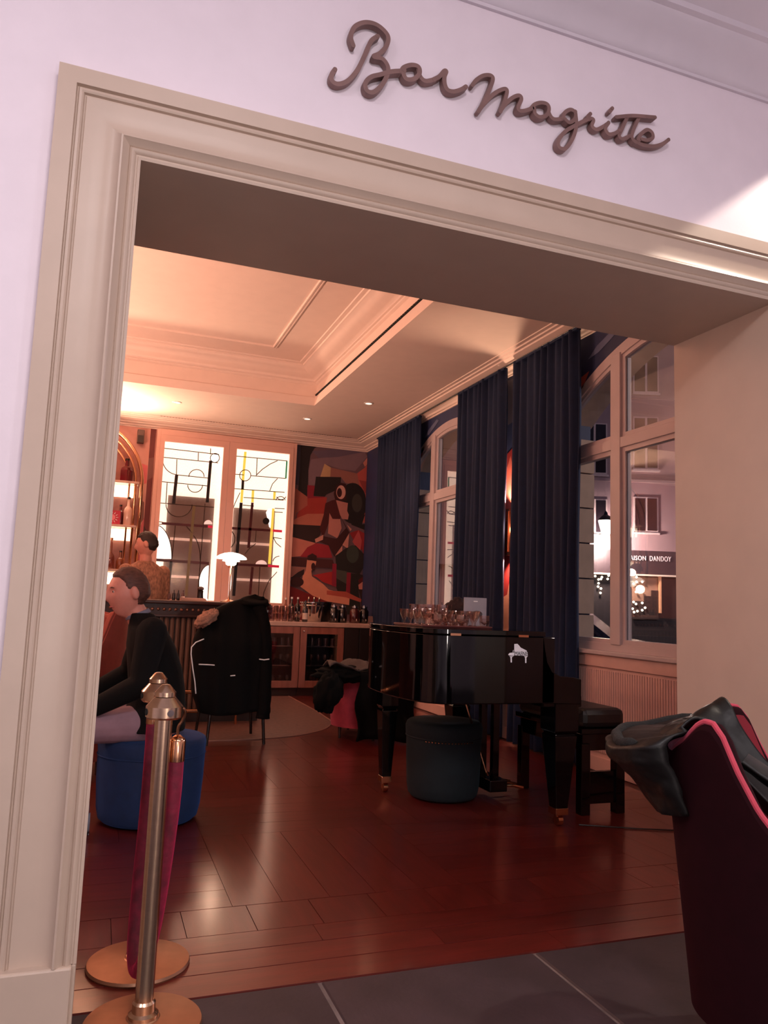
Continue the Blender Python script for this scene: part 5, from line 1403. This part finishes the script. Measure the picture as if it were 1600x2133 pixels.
def headfn(c, yaw, pitch=0.0, sc=1.0, tilt=0.0):
    rot = Matrix.Rotation(yaw, 3, 'Z') @ Matrix.Rotation(pitch, 3, 'Y') @ Matrix.Rotation(tilt, 3, 'X')
    c = Vector(c)
    def place(v): return c + rot @ (Vector(v)*sc)
    def g(d, w): return math.exp(-(d/w)**2)
    def surf(p, hair=False):
        x, y, z = p.x*0.098, p.y*0.077, p.z*0.125
        t = max(0.0, -p.z-0.1)/0.9
        y *= 1-0.30*t
        if p.x < 0:
            x *= 1-0.55*t
            x *= 1.06 if p.z > -0.2 else 1.0
        elif not hair:
            f = max(0.0, p.x)
            x += 0.027*g(p.y, 0.16)*g(p.z+0.16, 0.15)*f + 0.012*g(p.y, 0.11)*g(p.z-0.06, 0.16)*f
            x += 0.004*g(p.z-0.28, 0.12)*f
            x -= 0.010*(g(p.y-0.42, 0.20)+g(p.y+0.42, 0.20))*g(p.z-0.10, 0.12)*f
            x += 0.007*g(p.y, 0.25)*g(p.z+0.46, 0.06)*f+0.006*g(p.y, 0.22)*g(p.z+0.60, 0.06)*f
            x -= 0.004*g(p.y, 0.3)*g(p.z+0.53, 0.03)*f
            x += 0.016*g(p.y, 0.35)*g(p.z+0.85, 0.16)*f
            x -= 0.010*max(0, -p.z-0.25)*f
        return Vector((x, y, z))
    return place, surf
def sph(u, v):
    a = 2*PI*u; b_ = -PI/2+PI*v
    return Vector((math.cos(b_)*math.cos(a), math.cos(b_)*math.sin(a), math.sin(b_)))
def add_head(bb, place, surf):
    bb.grid(lambda u, v: place(surf(sph(u, v))), 64, 49, True)
    for s in (-1, 1):
        def ear(u, v, s=s):
            p = sph(u, v); return place((-0.014+p.x*0.021+0.005*p.z, s*(0.081+p.y*0.013), 0.0+p.z*0.034))
        bb.grid(ear, 14, 11, True)
def add_hair(place, surf, m, parent, line, off=1.06, seed=0.0):
    bb = MB()
    def hf(u, v):
        p = sph(u, v); lim = line(p)
        k = min(1, max(0, (p.z-lim)/0.10))
        q = surf(p, True); n_ = 1+0.025*mnoise.noise(p*6+Vector((seed, 0, 0)))+0.015*mnoise.noise(p*19)
        return place(q*lerp(0.93, off*n_, k))
    bb.grid(hf, 72, 56, True)
    return bb.build('hair', m, parent, smooth='all')
def add_face(place, parent, dark):
    for s in (-1, 1):
        bb = MB(); bb.sphere(place((0.073, s*0.031, 0.011)), 0.011, 12, 8); e = bb.build('eye', mat('eye_white', (206, 186, 180), 0.25), parent, smooth='all')
        bb = MB(); bb.sphere(place((0.080, s*0.0315, 0.0115)), 0.0058, 10, 6); bb.build('iris', mat('iris_dark', (40, 34, 38), 0.2), e, smooth='all')
        bb = MB(); bb.tube([place((0.080, s*0.048, 0.030)), place((0.088, s*0.032, 0.034)), place((0.092, s*0.016, 0.031))], [0.002, 0.0035, 0.0025], 6); bb.build('eyebrow', dark, parent)
    bb = MB(); bb.tube([place((0.076, -0.022, -0.0655)), place((0.088, -0.008, -0.064)), place((0.088, 0.008, -0.064)), place((0.076, 0.022, -0.0655))], [0.0015, 0.003, 0.003, 0.0015], 6); bb.build('lips', mat('lips', (176, 92, 90), 0.45), parent, smooth=True)
def add_hand(bb, wrist, fwd, side, up, curl=0.5):
    w = Vector(wrist); f = Vector(fwd).normalized(); s = Vector(side).normalized(); u = Vector(up).normalized()
    bb.obox(w+f*0.05, f, s, u, 0.048, 0.038, 0.012)
    for k, ln in ((-1.5, 0.066), (-0.5, 0.078), (0.5, 0.074), (1.5, 0.058)):
        b0 = w+f*0.095+s*0.0205*k; d1 = (f-u*curl*0.6).normalized(); d2 = (f-u*curl*1.6).normalized()
        limb(bb, [b0, b0+d1*ln*0.5, b0+d1*ln*0.5+d2*ln*0.5], [0.0088, 0.0084, 0.007], 8)
    t0 = w+f*0.03-s*0.036
    limb(bb, [t0, t0-s*0.022+f*0.028, t0-s*0.028+f*0.058-u*0.01], [0.011, 0.0095, 0.008], 8)

# ---- man in black jacket on the blue ottoman, in profile facing left
pm = thing('person', 'man in black jacket and grey trousers seated in profile on the blue ottoman', 'person', (0.33, 4.32, 0.43))
F = Vector((-1, -0.05, 0)); S = Vector((0, 1, 0))
place, surf = headfn((0.150, 4.262, 1.168), PI+0.22, 0.10, 1.03)
bb = MB()
add_head(bb, place, surf)
limb(bb, [(0.178, 4.27, 1.10), (0.235, 4.29, 1.00)], [0.054, 0.062])
torso(bb, [((0.24, 4.29, 1.0), 0.13, 0.06, S, F), ((0.27, 4.30, 0.94), 0.17, 0.085, S, F), ((0.30, 4.30, 0.82), 0.16, 0.105, S, F), ((0.33, 4.31, 0.66), 0.145, 0.105, S, F), ((0.34, 4.31, 0.52), 0.165, 0.12, S, F), ((0.33, 4.31, 0.45), 0.15, 0.12, S, F)])
arm_n = [(0.275, 4.115, 0.975), (0.235, 4.045, 0.72), (0.02, 4.10, 0.60)]
arm_f = [(0.275, 4.485, 0.975), (0.20, 4.55, 0.73), (-0.02, 4.45, 0.62)]
for a_ in (arm_n, arm_f):
    limb(bb, a_, [0.05, 0.042, 0.03])
add_hand(bb, (0.02, 4.10, 0.595), (-1, 0.1, -0.15), (0, 1, 0), (0, 0, 1), 0.5)
add_hand(bb, (-0.02, 4.45, 0.615), (-1, -0.1, -0.15), (0, -1, 0), (0, 0, 1), 0.5)
leg_n = [(0.30, 4.215, 0.51), (-0.10, 4.14, 0.50), (0.0, 4.13, 0.085)]
leg_f = [(0.30, 4.41, 0.51), (-0.12, 4.47, 0.50), (-0.14, 4.47, 0.085)]
for l_ in (leg_n, leg_f):
    limb(bb, l_, [0.075, 0.055, 0.04])
fuse(bb, 'body', M_SKIN, pm, 0.0055, 3)
M_HAIRM = mat('light_brown_hair', (84, 50, 40), 0.6, var=0.35, scale=30, stretch=(1, 1, 5), bump=0.2, bscale=80)
add_hair(place, surf, M_HAIRM, pm, lambda p: interp([(-1, -0.58), (-0.5, -0.52), (-0.25, -0.20), (-0.02, 0.02), (0.22, 0.16), (0.36, 0.42), (0.7, 0.60), (1, 0.62)], p.x/max(0.001, math.hypot(p.x, p.y))), 1.075, 1.0)
add_face(place, pm, M_HAIRM)
bb = MB()
torso(bb, [((0.222, 4.285, 1.068), 0.074, 0.064, S, F), ((0.245, 4.29, 1.02), 0.125, 0.080, S, F), ((0.262, 4.30, 0.985), 0.195, 0.098, S, F), ((0.285, 4.30, 0.90), 0.205, 0.125, S, F), ((0.315, 4.30, 0.78), 0.195, 0.14, S, F), ((0.335, 4.31, 0.66), 0.19, 0.145, S, F), ((0.335, 4.31, 0.52), 0.215, 0.155, S, F), ((0.33, 4.31, 0.47), 0.22, 0.16, S, F)])
for a_ in (arm_n, arm_f):
    limb(bb, [a_[0], a_[1], tuple(Vector(a_[1]).lerp(Vector(a_[2]), 0.94))], [0.078, 0.062, 0.047])
fuse(bb, 'jacket', mat('black_jacket', (7, 7, 8), 0.9, var=0.1, scale=30, spec=0.25), pm, 0.008, 5)
bb = MB(); bb.grid(lambda u, v: Vector((0.212-0.010*v, 4.280-0.003*v, 1.050+0.018*v))+Vector(((0.060-0.004*v)*math.cos(2*PI*u), (0.064-0.005*v)*math.sin(2*PI*u), 0.024*math.cos(2*PI*u))), 28, 4, True); bb.build('shirt_collar', mat('pale_blue_shirt', (112, 114, 132), 0.8), pm, smooth='all', solid=0.004)
bb = MB()
for l_ in (leg_n, leg_f):
    limb(bb, [l_[0], l_[1], tuple(Vector(l_[1]).lerp(Vector(l_[2]), 0.93))], [0.098, 0.076, 0.055])
limb(bb, [(0.33, 4.23, 0.53), (0.33, 4.40, 0.53)], [0.105, 0.105])
fuse(bb, 'trousers', mat('lilac_grey_trousers', (146, 118, 130), 0.85, var=0.08, scale=20), pm, 0.009, 5)
for (x, y) in ((0.0, 4.13), (-0.14, 4.47)):
    bb = MB(); torso(bb, [((x+0.045, y, 0.045), 0.036, 0.05, (0, 1, 0), (0, 0, 1)), ((x+0.05, y, 0.05), 0.04, 0.05, (0, 1, 0), (0, 0, 1)), ((x-0.03, y, 0.05), 0.042, 0.05, (0, 1, 0), (0, 0, 1)), ((x-0.13, y, 0.035), 0.046, 0.034, (0, 1, 0), (0, 0, 1)), ((x-0.19, y, 0.025), 0.03, 0.022, (0, 1, 0), (0, 0, 1))], 16)
    bb.build('shoe', mat('pale_sneaker', (150, 156, 172), 0.6), pm, smooth='all')

# ---- bartender in patterned shirt, back towards us
pb = thing('person', 'bartender in patterned brown shirt standing behind the bar with back turned', 'person', (0.44, 8.62, 0))
F = Vector((-0.75, 0.66, 0)); S = Vector((0.66, 0.75, 0)); S2 = Vector((0.93, 0.36, 0)); F2 = Vector((-0.36, 0.93, 0))
place, surf = headfn((0.455, 8.60, 1.705), math.atan2(0.30, -0.95), 0.12, 1.12)
C0 = Vector((0.455, 8.62, 0))
bb = MB(); add_head(bb, place, surf)
limb(bb, [(0.452, 8.61, 1.62), (0.455, 8.62, 1.50)], [0.056, 0.064])
torso(bb, [(C0+Vector((0, 0, 1.50)), 0.12, 0.06, S2, F2), (C0+Vector((0, 0, 1.42)), 0.18, 0.09, S2, F2), (C0+Vector((0, 0, 1.25)), 0.165, 0.11, S2, F2), (C0+Vector((0, 0, 1.05)), 0.145, 0.10, S2, F2), (C0+Vector((0, 0, 0.90)), 0.165, 0.11, S2, F2)])
arms = [[C0+S2*0.21+Vector((0, 0, 1.42)), C0+S2*0.25+F2*0.02+Vector((0, 0, 1.13)), C0+S2*0.16+F2*0.25+Vector((0, 0, 1.06))], [C0-S2*0.21+Vector((0, 0, 1.42)), C0-S2*0.26+F2*0.06+Vector((0, 0, 1.15)), C0-S2*0.22+F2*0.32+Vector((0, 0, 1.12))]]
for a_ in arms:
    limb(bb, a_, [0.048, 0.042, 0.03])
    add_hand(bb, a_[2], F2, S2, (0, 0, 1), 0.5)
lg_ = [[C0+S2*0.09*s+Vector((0, 0, 0.90)), C0+S2*0.10*s+Vector((0, 0, 0.48)), C0+S2*0.10*s+Vector((0, 0, 0.09))] for s in (-1, 1)]
for l_ in lg_:
    limb(bb, l_, [0.08, 0.055, 0.04])
fuse(bb, 'body', M_SKIN, pb, 0.0065, 3)
M_HAIRB = mat('dark_brown_hair', (36, 20, 16), 0.6, var=0.3, scale=30, bump=0.2, bscale=80)
add_hair(place, surf, M_HAIRB, pb, lambda p: interp([(-1, -0.55), (-0.5, -0.48), (-0.2, -0.12), (0.0, 0.05), (0.25, 0.22), (0.5, 0.48), (1, 0.55)], p.x/max(0.001, math.hypot(p.x, p.y))), 1.07, 2.0)
add_face(place, pb, M_HAIRB)
bb = MB()
torso(bb, [(C0+Vector((0, 0, 1.535)), 0.075, 0.065, S2, F2), (C0+Vector((0, 0, 1.50)), 0.13, 0.085, S2, F2), (C0+Vector((0, 0, 1.45)), 0.21, 0.105, S2, F2), (C0+Vector((0, 0, 1.34)), 0.225, 0.135, S2, F2), (C0+Vector((0, 0, 1.18)), 0.21, 0.14, S2, F2), (C0+Vector((0, 0, 1.0)), 0.195, 0.14, S2, F2), (C0+Vector((0, 0, 0.86)), 0.205, 0.15, S2, F2)])
for a_ in arms:
    limb(bb, [a_[0], a_[1], a_[1].lerp(a_[2], 0.85)], [0.078, 0.064, 0.048])
mp = mat('patterned_shirt', (150, 104, 84), 0.8, var=0.45, scale=46, stretch=(1, 1, 0.55), bump=0.1)
fuse(bb, 'shirt', mp, pb, 0.009, 5)
bb = MB()
for l_ in lg_:
    limb(bb, [l_[0], l_[1], l_[2]], [0.10, 0.075, 0.06])
limb(bb, [C0-S2*0.06+Vector((0, 0, 0.93)), C0+S2*0.06+Vector((0, 0, 0.93))], [0.12, 0.12])
fuse(bb, 'trousers', M_BLACKC, pb, 0.012, 4)
for s in (-1, 1):
    bb = MB(); c_ = C0+S2*0.10*s
    torso(bb, [(c_-F2*0.06+Vector((0, 0, 0.045)), 0.036, 0.045, S2, (0, 0, 1)), (c_+Vector((0, 0, 0.05)), 0.042, 0.05, S2, (0, 0, 1)), (c_+F2*0.12+Vector((0, 0, 0.033)), 0.045, 0.033, S2, (0, 0, 1)), (c_+F2*0.19+Vector((0, 0, 0.025)), 0.03, 0.022, S2, (0, 0, 1))], 16)
    bb.build('shoe', M_BLKG, pb, smooth='all')

# ================================================================== STREET OUTSIDE
FH = Vector((math.sin(YAW), math.cos(YAW), 0)); RH = Vector((math.cos(YAW), -math.sin(YAW), 0)); ZU = Vector((0, 0, 1))
DF = 28.0
def fp(px, py, d=0.0):              # point on the facade plane (d metres in front of it)
    r_ = ray(px, py); t_ = (DF-d)/r_.dot(FH); return CAM+r_*t_
def fbox(bb, px0, px1, py0, py1, d0, d1):
    a, c = fp((px0+px1)/2, py0), fp((px0+px1)/2, py1)
    u0 = fp(px0, (py0+py1)/2).dot(RH); u1 = fp(px1, (py0+py1)/2).dot(RH)
    z0, z1 = min(a.z, c.z), max(a.z, c.z)
    ctr = FH*(DF-(d0+d1)/2)+RH*((u0+u1)/2)+ZU*((z0+z1)/2)
    bb.obox(ctr, RH, FH, ZU, abs(u1-u0)/2, abs(d1-d0)/2, (z1-z0)/2)
    return bb
b = MB(); b.box(XO+0.02, 60, -20, 70, -0.25, -0.15); g_ = b.build('pavement', mat('wet_cobbles', (70, 62, 64), 0.35, var=0.3, scale=4, bump=0.3, bscale=20))
g_['kind'] = 'structure'; g_['label'] = 'dark wet street outside the windows'; g_['category'] = 'street'
fc = thing('street_building', 'mauve plastered building with paired windows across the street', 'building', tuple(FH*DF+RH*8.0+ZU*(-0.15)))
M_FAC = mat('mauve_plaster', (150, 122, 126), 0.8, var=0.08, scale=1.5)
cfac = FH*(DF+1.5)+RH*8.0
b = MB(); b.obox(cfac+ZU*8.5, RH, FH, ZU, 16, 1.5, 5.75); b.obox(cfac+ZU*1.3+FH*0.3-RH*0, RH, FH, ZU, 16, 1.2, 1.45); b.build('facade', M_FAC, fc)
M_FRW = mat('pale_window_frame', (190, 166, 166), 0.6); M_NIGHT = mat('night_pane', (30, 20, 26), 0.6, spec=0.1)
wins = [(1321, 1368, 745, 816), (1321, 1368, 872, 975), (1322, 1367, 1039, 1106), (1214, 1261, 885, 985), (1214, 1261, 1043, 1109), (1440, 1488, 1035, 1102), (1440, 1488, 870, 973), (1214, 1261, 755, 826), (1440, 1488, 742, 813)]
for (x0, x1, y0, y1) in wins:
    b = MB(); fbox(b, x0-3, x1+3, y0-3, y1+4, 0.0, 0.06); w = b.build('window', M_FRW, fc)
    xm = (x0+x1)/2+0.5
    for (a, c) in ((x0, xm-2.5), (xm+2.5, x1)):
        b = MB(); fbox(b, a, c, y0, y1, 0.05, 0.08); b.build('window_pane', M_NIGHT, w)
    b = MB(); fbox(b, x0-5, x1+5, y1+4, y1+8, 0.0, 0.15); b.build('window_sill', M_FRW, w)
for y in (826, 1000):
    b = MB(); fbox(b, 1100, 1560, y, y+5, 0.0, 0.1); b.build('string_course', M_FAC, fc)
# shop front
b = MB(); fbox(b, 1120, 1500, 1147, 1196, 0.0, 0.25); b.build('shop_fascia', mat('dark_fascia', (46, 30, 34), 0.5), fc)
b = MB(); fbox(b, 1120, 1500, 1196, 1199, 0.0, 0.32); b.build('fascia_edge', mat('lit_edge', (230, 200, 180), 0.4, emit=(230, 196, 170), estr=0.5), fc)
M_SIGNT = mat('pale_sign_letters', (226, 206, 208), 0.5, emit=(226, 206, 208), estr=0.25)
def street_text(body, pxl, pxr, pyb, hpx, name):
    cu = bpy.data.curves.new(name, 'FONT'); cu.body = body; cu.extrude = 0.015; cu.space_character = 1.15
    to = bpy.data.objects.new(name, cu); COL.objects.link(to)
    dg = bpy.context.evaluated_depsgraph_get(); tm = bpy.data.meshes.new_from_object(to.evaluated_get(dg)); bpy.data.objects.remove(to)
    xs = [v.co.x for v in tm.vertices]; ys_ = [v.co.y for v in tm.vertices]
    p0, p1 = fp(pxl, pyb, 0.28), fp(pxr, pyb, 0.28); zt_ = fp((pxl+pxr)/2, pyb-hpx, 0.28).z-fp((pxl+pxr)/2, pyb, 0.28).z
    sx = (p1-p0).dot(RH)/(max(xs)-min(xs)); sy = zt_/(max(ys_)-min(ys_))
    for v in tm.vertices:
        q = p0+RH*((v.co.x-min(xs))*sx)+ZU*((v.co.y-min(ys_))*sy)-FH*v.co.z
        v.co = q-Vector(fc.location)
    tm.materials.clear(); tm.materials.append(M_SIGNT)
    o = bpy.data.objects.new(name, tm); link(o, fc); return o
street_text('M', 1302.5, 1310, 1166, 9.5, 'shop_lettering')
street_text('AISON', 1312.5, 1345.5, 1166.5, 9.5, 'shop_lettering')
street_text('DANDOY', 1354, 1398, 1168.5, 10.5, 'shop_lettering')
b = MB(); fbox(b, 1120, 1500, 1199, 1345, 0.0, 0.02); b.build('shop_interior', mat('dark_shop', (34, 22, 22), 0.6), fc)
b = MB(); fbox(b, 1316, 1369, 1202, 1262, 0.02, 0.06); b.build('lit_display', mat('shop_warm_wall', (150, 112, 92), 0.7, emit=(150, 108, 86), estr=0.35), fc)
for (x0, x1, y0, y1) in ((1340, 1369, 1242, 1290), (1355, 1369, 1230, 1242), (1316, 1340, 1252, 1290)):
    b = MB(); fbox(b, x0, x1, y0, y1, 0.06, 0.12); b.build('display_step', mat('dark_step', (44, 28, 26), 0.7), fc)  # dark brown boxes before the lit display
for (x0, x1) in ((1370, 1374),):
    b = MB(); fbox(b, x0, x1, 1200, 1277, 0.06, 0.2); b.build('lit_post', mat('shop_post', (214, 150, 110), 0.5, emit=(214, 150, 110), estr=0.5), fc)
b = MB(); fbox(b, 1235, 1500, 1325, 1345, 0.02, 0.4); b.build('shop_plinth', mat('plinth_dark', (26, 20, 22), 0.5), fc)
M_BULB = mat('warm_bulb', (255, 240, 214), 0.4, emit=(255, 236, 206), estr=6)
rr = random.Random(11)
bulbs = [(1240,1192),(1254,1194),(1268,1191),(1247,1199),(1252,1202),(1266,1198),(1247,1211),(1246,1218),(1252,1222),(1251,1231),(1322,1187),(1326,1194),(1336,1186),(1347,1188),(1356,1190),(1367,1190),(1326,1208),(1320,1212),(1325,1229),(1337,1228),(1338,1208),(1320,1250),(1325,1254),(1338,1252),(1318,1264),(1328,1269),(1321,1271),(1338,1267),(1344,1262)]
b0 = None
for i, (px, py) in enumerate(bulbs):
    p = fp(px, py+ (8 if py < 1200 else 4), 0.15 if px > 1300 else 0.1)
    if b0 is None:
        b = MB(); b.sphere((0, 0, 0), 0.042, 8, 6); b0 = b.build('festoon_bulb', M_BULB); o = b0
    else:
        o = bpy.data.objects.new('festoon_bulb', b0.data); link(o)
    o.parent = fc; o.location = p-Vector(fc.location)
# street lantern on a bracket
dl = 0.9
lp = fp(1262, 1098, dl)
ln = thing('street_lantern', 'glowing street lantern on an iron bracket outside the window', 'street lamp', tuple(lp))
b = MB(); b.lathe(tuple(lp), [(0.14, -0.30), (0.29, 0.24), (0.0, 0.24)], 6); b.build('glass_lantern', mat('lantern_glow', (255, 246, 232), 0.4, emit=(255, 236, 214), estr=7), ln)
b = MB(); b.lathe(tuple(lp), [(0.33, 0.23), (0.2, 0.36), (0.08, 0.44), (0.06, 0.52), (0.0, 0.60)], 6); b.build('roof_cap', M_BLKG, ln)
b = MB(); b.tube([lp-ZU*0.27-RH*0.25, lp-ZU*0.27, lp-ZU*0.26+RH*0.5, lp-ZU*0.24+RH*0.7+FH*dl], 0.025, 8); b.build('bracket', M_BLKG, ln)
b = MB(); b.lathe(tuple(lp-ZU*0.30), [(0.03, 0), (0.06, 0.03), (0.10, 0.06)], 8); b.build('base_cup', M_BLKG, ln)
light('street_lantern_lamp', 'POINT', tuple(lp-FH*0.05-ZU*0.62-FH*0.1), 1500, (1.0, 0.80, 0.66), 0.2)
light('unseen_street_light', 'POINT', tuple(FH*14+RH*16+ZU*6.5), 2600, (1.0, 0.82, 0.92), 0.3)  # strong unseen light that brightens the facade opposite
# parked car seen past the reveal
cc = FH*13.2+RH*3.05
car = thing('parked_car', 'dark car parked in the street seen low through the window', 'car', tuple(cc+ZU*-0.15))
CF = (RH*0.92-FH*0.38).normalized(); CS = Vector((-CF.y, CF.x, 0))
def cp_(u, v, z): return cc+CF*u+CS*v+ZU*(z-0.15)
prf = [(-2.1, 0.35), (2.1, 0.35), (2.15, 0.6), (2.0, 0.78), (0.95, 0.92), (0.35, 1.38), (-1.1, 1.42), (-1.8, 1.0), (-2.1, 0.85)]
b = MB(); b.prism([cp_(u, -0.85, z) for u, z in prf], CS*1.7); b.build('body', mat('dark_car_paint', (30, 22, 26), 0.15, coat=0.8), car, bevel=0.06)
for s in (-0.865, 0.865):
    b = MB(); b.prism([cp_(u, s, z) for u, z in ((0.75, 0.95), (0.28, 1.32), (-1.05, 1.35), (-1.5, 0.98))], CS*0.01); b.build('side_window', M_NIGHT, car)
    for u in (-1.3, 1.3):
        b = MB(); b.tube([cp_(u, s-0.08, 0.32), cp_(u, s+0.02, 0.32)], 0.31, 20); b.build('wheel', M_BLKG, car)
for s in (-0.6, 0.6):
    b = MB(); b.sphere(tuple(cp_(2.08, s, 0.68)), 0.10, 12, 8, (0.6, 1.0, 0.7)); b.build('headlamp', mat('headlamp', (240, 232, 226), 0.2, emit=(255, 240, 226), estr=2.5), car, smooth='all')
light('unseen_street_light', 'POINT', (8.5, 1.5, 4.6), 900, (1.0, 0.84, 0.74), 0.2)  # unseen light added to brighten the stone reveal and pavement
